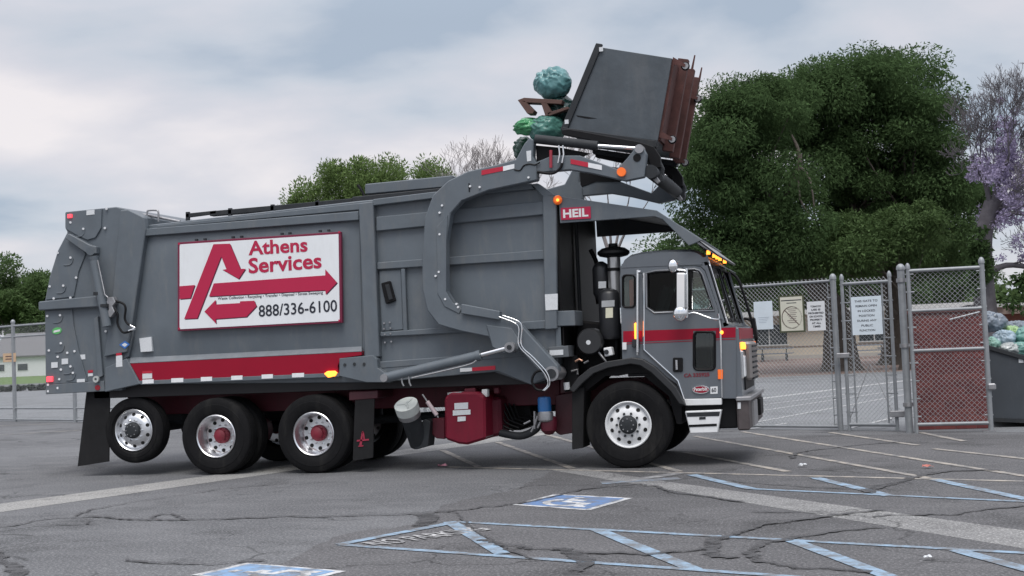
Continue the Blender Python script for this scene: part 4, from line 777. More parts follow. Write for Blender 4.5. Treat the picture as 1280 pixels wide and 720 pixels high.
prism('number_sticker', [(888, 483.5), (897, 483), (897, 492), (888, 492.5)], CY-0.017, CY-0.012, WHITE, door, 0); side_text('lettering', '60', (889.5, 490.5), (895.5, 490), (889.5, 485), CY-0.02, INK, door, 0.02)
# roof: rounded shell swept across the cab
prof = [(775.5, 346), (776.5, 332), (780, 323), (787, 317), (800, 313.5), (830, 310.5), (862, 310), (870, 312), (877, 317), (884, 327)]
bm = bmesh.new(); ys = [(-0.005, 1.0, 0.0), (0.05, 0.985, 0.07), (0.14, 0.97, 0.12), (0.3, 0.96, 0.145)]
ys = [(CY+y_, s_, h_) for y_, s_, h_ in ys]; full = ys+[(2*((CY+CW)/2)-y_, s_, h_) for y_, s_, h_ in ys[::-1]]; rows = []
basez = T(800, 330, CY)[1]; base = [T(x, y, CY) for x, y in prof]; zmax = max(z for x, z in base); mid = sum(x for x, z in base)/len(base)
for y_, s_, h_ in full:
    k = (h_/0.145); row = []
    for x, z in base:
        zz = basez+(z-basez)*(0.72+0.28*k) if z > basez else z
        row.append(bm.verts.new((mid+(x-mid)*(0.985+0.015*k), y_, zz)))
    rows.append(row)
for a, b in zip(rows, rows[1:]):
    for i in range(len(prof)-1): bm.faces.new((a[i], a[i+1], b[i+1], b[i]))
for r_ in (rows[0], rows[-1]): bm.faces.new(r_)
link('cab_roof', bm, CABG, cab, True, 50)
prism('drip_rail', [(777, 333), (800, 331.5), (878, 328.5), (878, 330.5), (800, 333.5), (777, 335)], CY-0.012, CY+0.02, CABG, cab, 0)
# far side, back wall, floor
fo = [T(x, y, CY) for x, y in ((775, 345), (777, 330), (880, 325), (891, 330), (913, 404), (920, 408), (920, 498), (853.6, 499), (826, 472), (778, 450))]
fh = [T(x, y, CY) for x, y in ((812, 341), (868, 336), (874, 338), (893, 388), (812, 390))]
holed('cab_side', fo, [fh], CW-0.05, CW, CABG, cab, px=False); prism('far_window', fh, CW-0.03, CW-0.024, GLASS, cab, 0, px=False)
xb = X_(777, 400); box('back_wall', (xb, CY+0.05, Z_(777, 450)), (xb+0.04, CW-0.05, Z_(777, 332)), CABG, cab)
box('cab_floor', (xb+0.04, CY+0.05, Z_(820, 470)), (X_(915, 470), CW-0.05, Z_(820, 466)), BLACK, cab)
box('engine_cover', (X_(790, 440), 0.85, Z_(820, 466)), (X_(880, 440), 1.6, Z_(850, 400)), BLACK, cab, 0.05)
for yy in (0.32, 1.65):
    st = box('seat', (X_(815, 400), yy, Z_(820, 410)), (X_(848, 400), yy+0.5, Z_(820, 397)), BLACK, truck, 0.04)
    pts = [T(x, y, CY) for x, y in ((813, 400), (822, 399), (833, 362), (830, 355), (824, 355), (820, 364))]
    prism('seat_back', pts, yy+0.02, yy+0.48, SEAT, st, 0.03, px=False)
turned('steering_wheel', [(0.2, -0.015), (0.22, 0.0), (0.2, 0.015), (0.18, 0.0), (0.2, -0.015)], (X_(866, 385), 1.9, Z_(866, 388)), BLACK, cab, 24, axis='Z', cap=False)
box('dashboard', (X_(885, 400), CY+0.06, Z_(885, 412)), (X_(908, 400), CW-0.06, Z_(885, 396)), BLACK, cab, 0.03)
# front: pillars, windscreen, nose
A0, A1 = T(884, 327, CY), T(908, 405, CY)
fx0 = A1[0]
def fpt(u, y_):   # point on the windscreen plane, u down the pillar
    return Vector((A0[0]+(A1[0]-A0[0])*u, y_, A0[1]+(A1[1]-A0[1])*u))
bm = bmesh.new(); nrm = Vector((A0[1]-A1[1], 0, A1[0]-A0[0])).normalized()
def slab(bm, u0, u1, y0, y1, off, th):
    a = [fpt(u0, y0), fpt(u0, y1), fpt(u1, y1), fpt(u1, y0)]
    v = [bm.verts.new(p+nrm*off) for p in a]; v2 = [bm.verts.new(p+nrm*(off-th)) for p in a]
    bm.faces.new(v); bm.faces.new(v2[::-1])
    for i in range(4): bm.faces.new((v[i], v2[i], v2[(i+1) % 4], v[(i+1) % 4]))
slab(bm, -0.08, 0.05, CY, CW, 0.02, 0.06); slab(bm, 0.97, 1.03, CY, CW, 0.02, 0.06); slab(bm, 0.05, 0.97, CY, CY+0.05, 0.02, 0.03); slab(bm, 0.05, 0.97, CW-0.05, CW, 0.02, 0.03); slab(bm, 0.05, 0.97, (CY+CW)/2-0.03, (CY+CW)/2+0.03, 0.015, 0.05)
link('windscreen_frame', bm, CABG, cab)
for y0, y1 in ((CY+0.052, (CY+CW)/2-0.03), ((CY+CW)/2+0.03, CW-0.052)):
    bm = bmesh.new(); slab(bm, 0.05, 0.97, y0, y1, 0.012, 0.006); link('windscreen', bm, WSHIELD, cab)
    a = [fpt(0.06, y0)+nrm*0.024, fpt(0.06, y1)+nrm*0.024, fpt(0.96, y1)+nrm*0.024, fpt(0.96, y0)+nrm*0.024]
    bm = bmesh.new(); add_tube(bm, a, 0.008, 6, None, True); link('screen_seal', bm, BLACK, cab, True, 60)
    tube('wiper', [fpt(1.0, y0+0.2)+nrm*0.05, fpt(0.55, y0+0.35)+nrm*0.04, fpt(0.2, y0+0.4)+nrm*0.03], 0.007, BLACK, cab, 6)
tube('pillar_trim', [fpt(-0.1, CY)+nrm*0.02, fpt(1.0, CY)+nrm*0.02], 0.009, CHROME, cab, 6)
# sun visor and roof lamps
bm = bmesh.new(); a = [fpt(-0.02, CY+0.1)+nrm*0.03, fpt(-0.02, CW-0.1)+nrm*0.03, fpt(0.12, CW-0.1)+nrm*0.14, fpt(0.12, CY+0.1)+nrm*0.14]
bm.faces.new([bm.verts.new(p) for p in a]); r = bmesh.ops.extrude_face_region(bm, geom=bm.faces[:]); bmesh.ops.translate(bm, verts=[q for q in r['geom'] if isinstance(q, bmesh.types.BMVert)], vec=(0, 0, 0.012)); link('sun_visor', bm, CABG, cab)
for k, yy in enumerate((CY+0.06, 0.85, W/2, 1.6, CW-0.1)):
    p = fpt(-0.13, yy)+nrm*0.04; turned('roof_lamp', [(0.024, -0.02), (0.024, 0.012), (0.018, 0.03), (0.001, 0.036)], p, LAMP_O, cab, 12, axis='Z')
nx = X_(920, 450)
nose = box('nose', (nx-0.06, CY+0.02, Z_(920, 500)), (nx+0.05, CW-0.02, Z_(920, 408)), CABG, truck, 0.03)
box('nose_stripe', (nx+0.03, CY+0.05, Z_(920, 424)), (nx+0.056, CW-0.05, Z_(920, 410)), RED, nose, 0)
box('grille', (nx+0.03, 0.55, Z_(920, 490)), (nx+0.07, W-0.55, Z_(920, 432)), BLACK, nose, 0.01)
gr = box('grille_surround', (nx+0.03, 0.75, Z_(920, 478)), (nx+0.14, W-0.75, Z_(920, 428)), mat('grille_steel', (0.30, 0.28, 0.27), 0.35, metal=0.7), nose, 0.03)
for k in range(7): zz = Z_(920, 476-k*7); box('grille_bar', (nx+0.12, 0.85, zz-0.012), (nx+0.155, W-0.85, zz+0.012), DGREY, nose, 0)
for yy in (0.26, W-0.42):
    hl = box('headlight', (nx+0.03, yy-0.04, Z_(920, 474)), (nx+0.08, yy+0.2, Z_(920, 438)), CHROME, nose, 0.02)
    box('headlight_lens', (nx+0.07, yy-0.02, Z_(920, 472)), (nx+0.095, yy+0.18, Z_(920, 445)), mat('lens_clear', (0.7, 0.72, 0.74), 0.1, spec=0.8), nose, 0.01)
    turned('turn_lamp', [(0.04, -0.04), (0.045, 0.0), (0.035, 0.045), (0.001, 0.05)], (nx+0.07, yy+0.02, Z_(920, 433)), LAMP_OD if yy > 1 else LAMP_O, nose, 14, axis='Z')
prism('side_marker', [(897, 462), (903.5, 462), (903.5, 474), (897.5, 474)], CY-0.03, CY-0.013, LAMP_OD, cab, 0.004)
turned('side_lamp', [(0.001, -0.04), (0.018, -0.03), (0.025, 0.0)], pp([(902, 415.5)], CY)[0], LAMP_O, cab, 12)
prism('side_lamp', [(792.5, 404), (796.5, 403), (797, 423), (793, 424)], CY-0.05, CY-0.004, LAMP_O, cab, 0.008)
prism('lamp_base', [(790, 424), (799, 423.5), (799, 434), (790, 434)], CY-0.05, CY-0.004, DGREY, cab, 0.004)
prism('lower_box', [(778, 428), (783, 428), (783, 437), (778, 437)], CY-0.03, CY, WHITE, cab, 0)
# bumper
bz0, bz1 = Z_(925, 538), Z_(925, 499)
bp_ = box('bumper', (nx-0.02, CY-0.02, bz0), (nx+0.13, CW+0.02, bz1), mat('bumper_steel', (0.10, 0.085, 0.085), 0.35, metal=0.5, var=0.3, dirt=((0.2, 0.19, 0.18), 0.4)), truck, 0.02)
box('bumper_step', (nx-0.02, CY-0.05, bz1-0.02), (nx+0.16, CW+0.05, bz1+0.03), STEEL, bp_, 0.008)
box('bumper_plate', (nx+0.13, 0.5, bz0+0.03), (nx+0.16, 1.1, bz1-0.05), STEEL, bp_, 0)
box('tow_pocket', (nx+0.12, 1.4, bz0+0.1), (nx+0.18, 1.9, bz1-0.06), BLACK, bp_, 0.01)
prism('bumper_sticker', [(922, 503), (926, 503), (926, 511), (922, 511)], CY-0.028, CY-0.018, STICK, bp_, 0)
box('under_bumper', (nx-0.6, CY+0.1, bz0+0.02), (nx-0.02, CW-0.1, bz1+0.05), BLACK, cab, 0.02)
# steps
stp = prism('entry_step', [(856, 514), (902, 512), (897, 541), (863, 542)], CY-0.02, CY+0.25, WHITE, truck, 0.01)
prism('door_sill', [(855, 499), (902, 498), (902, 506), (857, 507)], CY-0.03, CY+0.1, WHITE, cab, 0.006)
prism('step_gap', [(857, 508), (901, 507), (901, 513.5), (857, 515)], CY+0.06, CY+0.3, BLACK, stp, 0)
prism('step_tread', [(861, 531), (896, 529.5), (896, 532.5), (861, 534)], CY-0.026, CY-0.018, BLACK, stp, 0)
prism('step_badge', [(874, 521.5), (882, 521), (882, 524), (874, 524.5)], CY-0.026, CY-0.018, DGREY, stp, 0)
prism('step_plate', [(858, 516), (900, 514.5), (899, 520), (859, 521)], CY-0.024, CY-0.019, DGREY, stp, 0)
# wheel arch
ao = [(711, 487), (722, 472), (737, 460), (757, 452), (790, 447), (803, 449), (819, 459), (845, 484), (857, 507)]
ai = [(849, 505), (838, 489), (814, 466), (800, 457), (788, 455), (760, 460), (742, 467), (728, 479), (717, 491)]
wa = prism('wheel_arch', ao+ai, -0.03, 0.16, mat('arch_black', (0.02, 0.021, 0.023), 0.45), cab, 0.01)
prism('arch_liner', [(722, 480), (757, 456), (800, 452), (852, 503), (852, 530), (846, 530), (836, 495), (800, 466), (757, 470), (728, 492)], 0.16, 0.7, BLACK, cab, 0)
prism('cab_skirt', [(803, 449), (846, 480), (856, 508), (848, 508), (836, 488), (800, 458)], CY-0.005, 0.3, BLACK, cab, 0)
# mirrors
mi = empty('mirror_bracket', (0, 0, 0)); mi.parent = truck
MYY = CY-0.22
tube('mirror_bar', smoothpath(pp([(857, 338), (858.5, 340), (859, 392), (858, 396)], MYY), 3), 0.014, CHROME, mi)
prism('mirror_head', rrect(844.5, 341, 857, 386, 2.2), MYY-0.05, MYY+0.07, MIRROR, mi, 0.015)
for (x, y, rx_, rz_) in ((841, 332.5, 0.062, 0.085), (850, 392, 0.085, 0.095)):
    c = pp([(x, y)], MYY-0.02)[0]; bm = bmesh.new(); bmesh.ops.create_uvsphere(bm, u_segments=20, v_segments=12, radius=1.0)
    bmesh.ops.transform(bm, matrix=Matrix.Translation(c) @ Matrix.Diagonal((rx_, 0.05, rz_, 1)), verts=bm.verts[:]); link('convex_mirror', bm, MIRROR, mi, True)
tube('mirror_arm', [pp([(858, 340)], MYY)[0], pp([(852, 334)], CY+0.02)[0]], 0.013, CHROME, mi)
tube('mirror_arm', smoothpath(pp([(857, 393), (868, 391), (880, 395), (892, 399)], MYY+0.03)+pp([(902, 399)], CY), 4), 0.012, CHROME, mi)
tube('mirror_arm', pp([(845, 337), (852, 337.5), (858, 338)], MYY), 0.013, CHROME, mi)
# far-side mirror bracket reaching ahead of the windscreen
fm = empty('mirror_bracket', (0, 0, 0)); fm.parent = truck; FY = CW+0.12
tube('mirror_bar', smoothpath(pp([(912, 340), (924, 352), (938, 396), (945, 425)], FY), 4), 0.02, BLACK, fm)
tube('mirror_arm', smoothpath(pp([(930, 398), (940, 402), (946, 420), (942, 432), (932, 430)], FY), 4), 0.018, BLACK, fm)
prism('mirror_head', [(939, 398), (943, 397), (947, 422), (943, 424)], FY-0.1, FY+0.1, BLACK, fm, 0.01)
# seat belt / vest colours seen inside the quarter window
prism('hanging_vest', [(786, 350), (792, 348), (793, 382), (787, 384)], CY+0.06, CY+0.10, mat('vest_orange', (0.75, 0.16, 0.10), 0.8), cab, 0.01)
# ================================================================= LIFTED DUMPSTER AND ITS TRASH
from mathutils import noise as mn
def vadd(p, q, s=1.0): return (p[0]+q[0]*s, p[1]+q[1]*s)
P1, P2, P3_, P4 = [T(x, y, 0.32) for x, y in ((744, 58), (840, 73), (822, 176), (702, 160))]
D0, D1 = 0.32, 2.14
dum = empty('dumpster', (P3_[0], (D0+D1)/2, P3_[1])); tag(dum, 'dark steel dumpster tipped upside down above the truck on its forks', 'dumpster')
def band(name, a, b, th, y0, y1, m, parent, inward):
    """plate along edge a-b, thickness towards inward"""
    n = Vector((b[1]-a[1], a[0]-b[0])).normalized(); c = Vector(inward)-Vector(a)
    if n.dot(c) < 0: n = -n
    prism(name, [a, b, (b[0]+n.x*th, b[1]+n.y*th), (a[0]+n.x*th, a[1]+n.y*th)], y0, y1, m, parent, 0, px=False)
cen = ((P1[0]+P3_[0])/2, (P1[1]+P3_[1])/2)
for y0, y1 in ((D0, D0+0.02), (D1-0.02, D1)): prism('side_wall', [P1, P2, P3_, P4], y0, y1, BIN, dum, 0.004, px=False)
band('back_wall', P1, P2, 0.02, D0+0.02, D1-0.02, BIN, dum, cen); band('front_wall', P4, P3_, 0.02, D0+0.02, D1-0.02, BIN, dum, cen)
band('floor_plate', P2, P3_, 0.02, D0+0.02, D1-0.02, RUST, dum, cen)
nb = Vector((P2[1]-P3_[1], P3_[0]-P2[0])).normalized(); nb = nb if nb.x > 0 else -nb; tb = (Vector(P2)-Vector(P3_)).normalized()
for y0 in (D0+0.45, D0+1.10, D1-0.14):
    e0 = Vector(P3_)-tb*0.06; e1 = Vector(P2)+tb*0.10
    prism('skid', [tuple(e0), tuple(e1), tuple(e1+nb*0.14), tuple(e0+nb*0.14)], y0, y0+0.11, RUST, dum, 0.006, px=False)
prism('bottom_panel', [tuple(Vector(P3_)+tb*.02), tuple(Vector(P2)-tb*.02), tuple(Vector(P2)-tb*.02+nb*.03), tuple(Vector(P3_)+tb*.02+nb*.03)], D0+0.05, D1-0.05, RUST, dum, 0, px=False)
lip = Vector(P4)-Vector(P1); lt = lip.normalized(); ln = Vector((P1[0]-P2[0], P1[1]-P2[1])).normalized()
for y0, y1 in ((D0-0.03, D0+0.03), (D1-0.03, D1+0.03)):
    a = Vector(P1)-lt*0.04; b = Vector(P4)+lt*0.03
    prism('rim', [tuple(a), tuple(b), tuple(b-ln*0.085), tuple(a-ln*0.085)], y0, y1, DGREY, dum, 0.006, px=False)
for p in (P1, P4): band('rim', (p[0]+ln.x*0.0, p[1]+ln.y*0.0), (p[0]-ln.x*0.08, p[1]-ln.y*0.08), 0.04, D0+0.03, D1-0.03, DGREY, dum, cen)
for px_ in ((752, 62.5), (709, 153)):
    x, z = T(*px_, D0); box('sticker', (x-0.025, D0-0.036, z-0.025), (x+0.025, D0-0.031, z+0.03), STICK, dum, 0)
prism('scrape', [(720, 144), (735, 146), (746, 148), (735, 148.5), (722, 146)], D0-0.003, D0+0.0, BLACK, dum, 0)
# fork pocket along the near wall and casters on the base
for y0, y1 in ((D0-0.13, D0-0.001), (D1+0.001, D1+0.13)):
    a = [T(x, y, D0) for x, y in ((706, 161), (824, 178), (822, 186), (706, 168))]; prism('fork_pocket', a, y0, y1, DGREY, dum, 0.006, px=False)
for base, y0 in ((Vector(P3_)+tb*0.05, D0+0.08), (Vector(P3_)-tb*0.06, D1-0.3), (Vector(P2)-tb*0.06, D0+0.1), (Vector(P2)-tb*0.2, D1-0.15)):
    c = base+nb*0.17; cw = turned('caster', [(0.001, -0.025), (0.045, -0.025), (0.052, -0.02), (0.056, 0), (0.052, 0.02), (0.045, 0.025), (0.001, 0.025)], (c.x, y0, c.y), RUBBER, dum, 20)
    turned('caster_disc', [(0.001, -0.03), (0.04, -0.03), (0.045, -0.02)], (c.x, y0, c.y), STEEL, dum, 14)
    prism('caster_fork', [tuple(base), tuple(base+tb*0.09), tuple(c+tb*0.02), tuple(c-tb*0.015)], y0-0.045, y0-0.032, RUST, dum, 0, px=False)
for y0 in (D0+0.9, D1-0.1):
    e = Vector(P2)+tb*0.05+nb*0.12; prism('hinge_tab', [tuple(e), tuple(e+nb*0.03), tuple(e+tb*0.2+nb*0.028), tuple(e+tb*0.2+nb*0.012)], y0, y0+0.02, RUST, dum, 0, px=False)
# trash bags: crumpled sacks with a gathered knot
def bagmat(name, col, tr=0.25): return mat(name, col, 0.2, var=0.3, scale=6, bump=0.006, bscale=5, trans=tr, spec=0.6)
def bag(c, r, m, label, seed, knot=(0, 0, 1), group=None, crumple=0.11):
    bm = bmesh.new(); bmesh.ops.create_icosphere(bm, subdivisions=5, radius=1.0); kn = Vector(knot).normalized(); off = Vector((seed*3.7, seed*1.9, seed*5.3))
    for v in bm.verts:
        p = v.co.normalized(); t = max(0, p.dot(kn)); side = (p-kn*p.dot(kn))
        ang = math.atan2(side.dot(kn.orthogonal().normalized()), side.dot(kn.cross(kn.orthogonal()).normalized()))
        d = 1+crumple*mn.noise(p*1.3+off)+crumple*0.45*mn.noise(p*3.1+off)-0.04*max(0.0, 1-abs(mn.noise(p*1.5+off*2))*9)-0.025*max(0.0, 1-abs(mn.noise(p*3.0+off*3))*6)
        pl = math.sin(ang*5.5+2.2*mn.noise(p*2+off)); d *= 1-0.13*max(0.0, 0.35+0.65*p.dot(kn))**1.5*abs(pl)**0.6
        if t > 0.93: d *= 1-0.22*(t-0.93)/0.07
        q = p*d; v.co = Vector((q.x*r[0], q.y*r[1], q.z*r[2]))
        if t > 0.985: v.co += Vector((kn.x*r[0], kn.y*r[1], kn.z*r[2]))*0.22
    bmesh.ops.translate(bm, verts=bm.verts[:], vec=c); o = link('trash_bag', bm, m, None, True); tag(o, label, 'trash bag', group); return o
def py(x, y, Y): p = T(x, y, Y); return Vector((p[0], Y, p[1]))
TEAL = bagmat('teal_bag', (0.15, 0.33, 0.34)); TEAL2 = bagmat('dark_teal_bag', (0.10, 0.26, 0.22)); GREEN = bagmat('green_bag', (0.10, 0.38, 0.17))
bag(py(691, 104, 0.95), (0.26, 0.27, 0.23), TEAL, 'round teal plastic trash bag falling highest from the tipped dumpster', 1, (-0.2, -0.8, 0.45), 'trash falling from the tipped dumpster')
bag(py(684, 161, 0.9), (0.27, 0.3, 0.19), TEAL2, 'dark teal trash bag dropping just above the lift arm', 2, (-0.5, -0.5, 0.5), 'trash falling from the tipped dumpster')
bag(py(701, 140, 1.1), (0.2, 0.32, 0.24), bagmat('black_teal_bag', (0.02, 0.06, 0.055)), 'blackish trash bag at the mouth of the tipped dumpster', 3, (-0.7, -0.4, 0.2), 'trash falling from the tipped dumpster')
bag(py(655, 187, 1.25), (0.15, 0.24, 0.2), bagmat('black_green_bag', (0.025, 0.07, 0.05)), 'small dark green trash bag sinking behind the arm joint', 4, (-0.7, -0.4, 0.5), 'trash falling from the tipped dumpster')
bag(py(659, 158, 0.85), (0.22, 0.2, 0.105), GREEN, 'bright green crumpled bag tumbling lowest beside the dumpster', 5, (-0.9, -0.3, 0.1), 'trash falling from the tipped dumpster', 0.3)
CARD = mat('brown_board', (0.10, 0.055, 0.045), 0.8, var=0.2)
fr = empty('broken_frame', py(670, 135, 0.85)); tag(fr, 'broken brown board frame falling below the round teal bag', 'board')
for q in ([(647, 125), (655, 122), (703, 125), (702, 130), (657, 128)], [(647, 125), (656, 126), (668, 138), (666, 142), (659, 142)], [(676, 128), (683, 128), (690, 140), (682, 146)], [(684, 141), (710, 133), (711, 136), (686, 145)]):
    prism('board', q, 0.72, 0.90, CARD, fr, 0.004)

# ================================================================= FENCE, GATES, SIGNS
def V(x, y, A, B):
    """sight line met with the upright plane through ground points A, B"""
    n = Vector((B.y-A.y, A.x-B.x, 0)); d = ray(x, y); t = (A-CP).dot(n)/d.dot(n); return CP+d*t
def mesh_panel(name, A, B, z0, z1, parent, pitch=0.072, r=0.0027, m=None):
    d = (B-A); Ln = d.length; d.normalize(); nn = Vector((-d.y, d.x, 0)); bm = bmesh.new(); H = z1-z0
    for s in (1, -1):
        k = -H
        while k < Ln:
            if s == 1: u0, v0, u1, v1 = k, 0, k+H, H
            else: u0, v0, u1, v1 = k, H, k+H, 0
            if u0 < 0: t = -u0/(u1-u0); v0 = v0+(v1-v0)*t; u0 = 0
            if u1 > Ln: t = (Ln-u0)/(u1-u0); v1 = v0+(v1-v0)*t; u1 = Ln
            if u1-u0 > 0.01:
                a = A+d*u0+nn*(0.004*s); b = A+d*u1+nn*(0.004*s); add_cyl(bm, (a.x, a.y, z0+v0), (b.x, b.y, z0+v1), r, None, 4, False)
            k += pitch
    return tag(link(name, bm, m or WIRE, parent), kind='stuff')
def post(name, p, h, r, parent, cap=True):
    bm = bmesh.new(); add_cyl(bm, (p.x, p.y, 0), (p.x, p.y, h), r, None, 16)
    o = link(name, bm, GALV, parent, True, 40)
    if cap:
        bm = bmesh.new(); lathe(bm, [(r*1.2, 0), (r*1.2, 0.03), (r*1.05, 0.06), (r*0.5, 0.09), (0.001, 0.095)], (p.x, p.y, h-0.01), 14, 'Z'); link('post_cap', bm, GALV, o, True, 60)
    return o
def rail(name, A, B, z, r, parent, zb=None): return cyl(name, (A.x, A.y, z), (B.x, B.y, z if zb is None else zb), r, GALV, parent, 12)
HF = 2.46
fence = empty('chain_link_fence', FL0); tag(fence, 'chain-link fence with three signs running behind the cab to the gate post', 'fence')
FM = FL0+fd*16.0
for k in range(6): post('post', FL0+fd*(k*3.05), HF+0.04 if k else HF-0.02, 0.046 if k == 0 else 0.032, fence)
rail('top_rail', FL0, FM, HF-0.05, 0.021, fence); rail('bottom_rail', FL0, FM, 0.06, 0.022, fence)
mesh_panel('chain_mesh', FL0+fd*0.06, FM, 0.05, HF, fence)
bm = bmesh.new()
for k in range(9): c = FL0+fd*0.05; z = 0.25+k*0.27; add_cyl(bm, (c.x-fd.x*0.1, c.y-fd.y*0.1, z), (c.x+fd.x*0.06, c.y+fd.y*0.06, z), 0.012, None, 8)
tag(link('tension_clips', bm, GALV, fence), kind='stuff'); cyl('tension_bar', FL0+fd*0.1+Vector((0, 0, 0.08)), FL0+fd*0.1+Vector((0, 0, HF-0.08)), 0.008, GALV, fence, 8)
fence2 = empty('chain_link_fence', FL1); tag(fence2, 'tall double-railed fence run at the tail of the truck with a small tan sign', 'fence')
HL = 2.78
for k in range(-3, 5): post('post', FL1-fd*(k*3.1)+fd*0.0, HL+0.05, 0.055, fence2)
FA1, FB1 = FL1+fd*9.3, FL1-fd*12.4
for z in (HL-0.05, HL-0.36, 0.38, 0.06): rail('rail', FA1, FB1, z, 0.026, fence2)
mesh_panel('chain_mesh', FA1, FB1, 0.05, HL, fence2, 0.075, 0.0016)
# pedestrian gate
GA, GB = G(1062, 538.5), G(1122, 539)
gate = empty('pedestrian_gate', GA); tag(gate, 'narrow chain-link pedestrian gate carrying a white notice board', 'gate')
gh = 2.42
for p in (GA, GB): post('gate_stile', p+Vector((0, 0, 0.0)), gh, 0.028, gate)
rail('gate_rail', GA, GB, gh-0.08, 0.026, gate); rail('gate_rail', GA, GB, 0.10, 0.030, gate)
gd = (GB-GA).normalized(); mesh_panel('chain_mesh', GA+gd*0.05, GB-gd*0.05, 0.1, gh, gate)
for sg_ in (0.13, -0.13):
    p = (GA if sg_ > 0 else GB)+gd*sg_; cyl('tension_bar', p+Vector((0, 0, 0.12)), p+Vector((0, 0, gh-0.1)), 0.014, GALV, gate, 8)
pm = GA+(GB-GA)*0.5
for q0, q1 in ((pm+Vector((0, 0, 1.05)), GB+Vector((0, 0, 0.15))), (pm+Vector((0, 0, 1.05)), GA+Vector((0, 0, 0.15)))): cyl('brace_wire', q0, q1, 0.006, STEEL, gate, 6)
bm = bmesh.new()
for k in range(8):
    for p, s in ((GA, 1), (GB, -1)): z = 0.3+k*0.29; add_cyl(bm, p-gd*s*0.04+Vector((0, 0, z)), p+gd*s*0.15+Vector((0, 0, z)), 0.011, None, 8)
tag(link('tension_clips', bm, GALV, gate), kind='stuff')
box('latch', GA+Vector((-0.14, -0.06, 1.16)), GA+Vector((0.06, 0.02, 1.24)), STEEL, gate, 0.01); box('drop_latch', GB+Vector((-0.1, -0.07, 0.22)), GB+Vector((0.12, 0.02, 0.32)), STEEL, gate, 0.01)
# swung-open leaf on its own thick post
LP, LA, LB = G(1137, 541), G(1146, 541.5), G(1239, 539.5)
gp = empty('gate_post', LP); tag(gp, 'thick round steel gate post the open leaf hangs from', 'post')
post('shaft', LP, 2.50, 0.055, gp)
for z in (0.4, 1.3, 2.3): cyl('hinge_band', LP+Vector((0, 0, z)), LP+Vector((0, 0, z+0.06)), 0.075, STEEL, gp, 16)

leaf = empty('gate_leaf', LA); tag(leaf, 'swung-open chain-link gate leaf in front of the red brick wall', 'gate'); ld = (LB-LA).normalized(); lh = 2.50
for p, r in ((LA, 0.030), (LB, 0.038)): post('leaf_stile', p, lh if p is LA else lh+0.03, r, leaf)
for z, r in ((lh-0.04, 0.028), (1.85, 0.024), (1.245, 0.027), (0.13, 0.028)): rail('leaf_rail', LA, LB, z, r, leaf)
mesh_panel('chain_mesh', LA+ld*0.03, LB-ld*0.03, 0.13, lh-0.03, leaf, 0.075, 0.0029)
bm = bmesh.new()
for k in range(9):
    for p, s in ((LA, 1), (LB, -1)): z = 0.25+k*0.27; add_cyl(bm, p-ld*s*0.045+Vector((0, 0, z)), p+ld*s*0.08+Vector((0, 0, z)), 0.012, None, 8)
tag(link('tension_clips', bm, GALV, leaf), kind='stuff')
box('foot_plate', LB+Vector((-0.12, -0.06, 0.0)), LB+Vector((0.06, 0.04, 0.02)), STEEL, leaf, 0); box('chain_lock', LB+Vector((-0.02, -0.08, 0.62)), LB+Vector((0.1, 0.0, 0.72)), STEEL, leaf, 0.02)
# signs
def sign(label, quad, A, B, m, paintf, name='fence_sign', off=-0.03):
    n = Vector((-(B-A).y, (B-A).x, 0)).normalized(); n = n if n.y < 0 else -n
    p = [V(x, y, A, B)+n*(-off) for x, y in quad]; c = [sum((q[i] for q in p))/4 for i in range(3)]
    ux = (p[1]-p[0]); ux.z = 0; wd = ux.length; ux.normalize(); z0 = (p[2].z+p[3].z)/2; z1 = (p[0].z+p[1].z)/2; org = Vector((p[0].x, p[0].y, z0)); hh = z1-z0
    root = empty(name, Vector((c[0], c[1], z0))); tag(root, label, 'sign', 'signs on the chain-link fence')
    def plate(nm, u0, v0, u1, v1, mm, d0, d1, bev=0):
        bm = bmesh.new(); q = [org+ux*(u*wd)+Vector((0, 0, v*hh)) for u, v in ((u0, v0), (u1, v0), (u1, v1), (u0, v1))]
        a = [bm.verts.new(x+n*d0) for x in q]; b = [bm.verts.new(x+n*d1) for x in q]; bm.faces.new(a); bm.faces.new(b[::-1])
        for i in range(4): bm.faces.new((a[i], b[i], b[(i+1) % 4], a[(i+1) % 4]))
        return link(nm, bm, mm, root)
    def txt(s, u0, v0, u1, v1, mm, bold=0.01): text_on('lettering', s, org+ux*(u0*wd)+Vector((0, 0, v0*hh))+n*0.006, ux, (0, 0, 1), (u1-u0)*wd, (v1-v0)*hh, mm, root, bold)
    def ring(u, v, r, th, mm):
        bm = bmesh.new(); c0 = org+ux*(u*wd)+Vector((0, 0, v*hh))+n*0.006; N_ = 40; A_ = []; B_ = []
        for i in range(N_):
            a = 2*math.pi*i/N_; dv_ = ux*math.cos(a)+Vector((0, 0, math.sin(a))); A_.append(bm.verts.new(c0+dv_*r)); B_.append(bm.verts.new(c0+dv_*(r-th)))
        for i in range(N_): bm.faces.new((A_[i], A_[(i+1) % N_], B_[(i+1) % N_], B_[i]))
        link('ban_ring', bm, mm, root)
        bm = bmesh.new(); dd = (ux*0.707+Vector((0, 0, -0.707))); ss = (ux*0.707+Vector((0, 0, 0.707)))*th*0.45
        bm.faces.new([bm.verts.new(c0+n*0.001+x) for x in (dd*r*.95+ss, dd*r*.95-ss, -dd*r*.95-ss, -dd*r*.95+ss)]); link('ban_bar', bm, mm, root)
    plate('panel', 0, 0, 1, 1, m, -0.004, 0.004); paintf(plate, txt, ring, wd, hh); return root
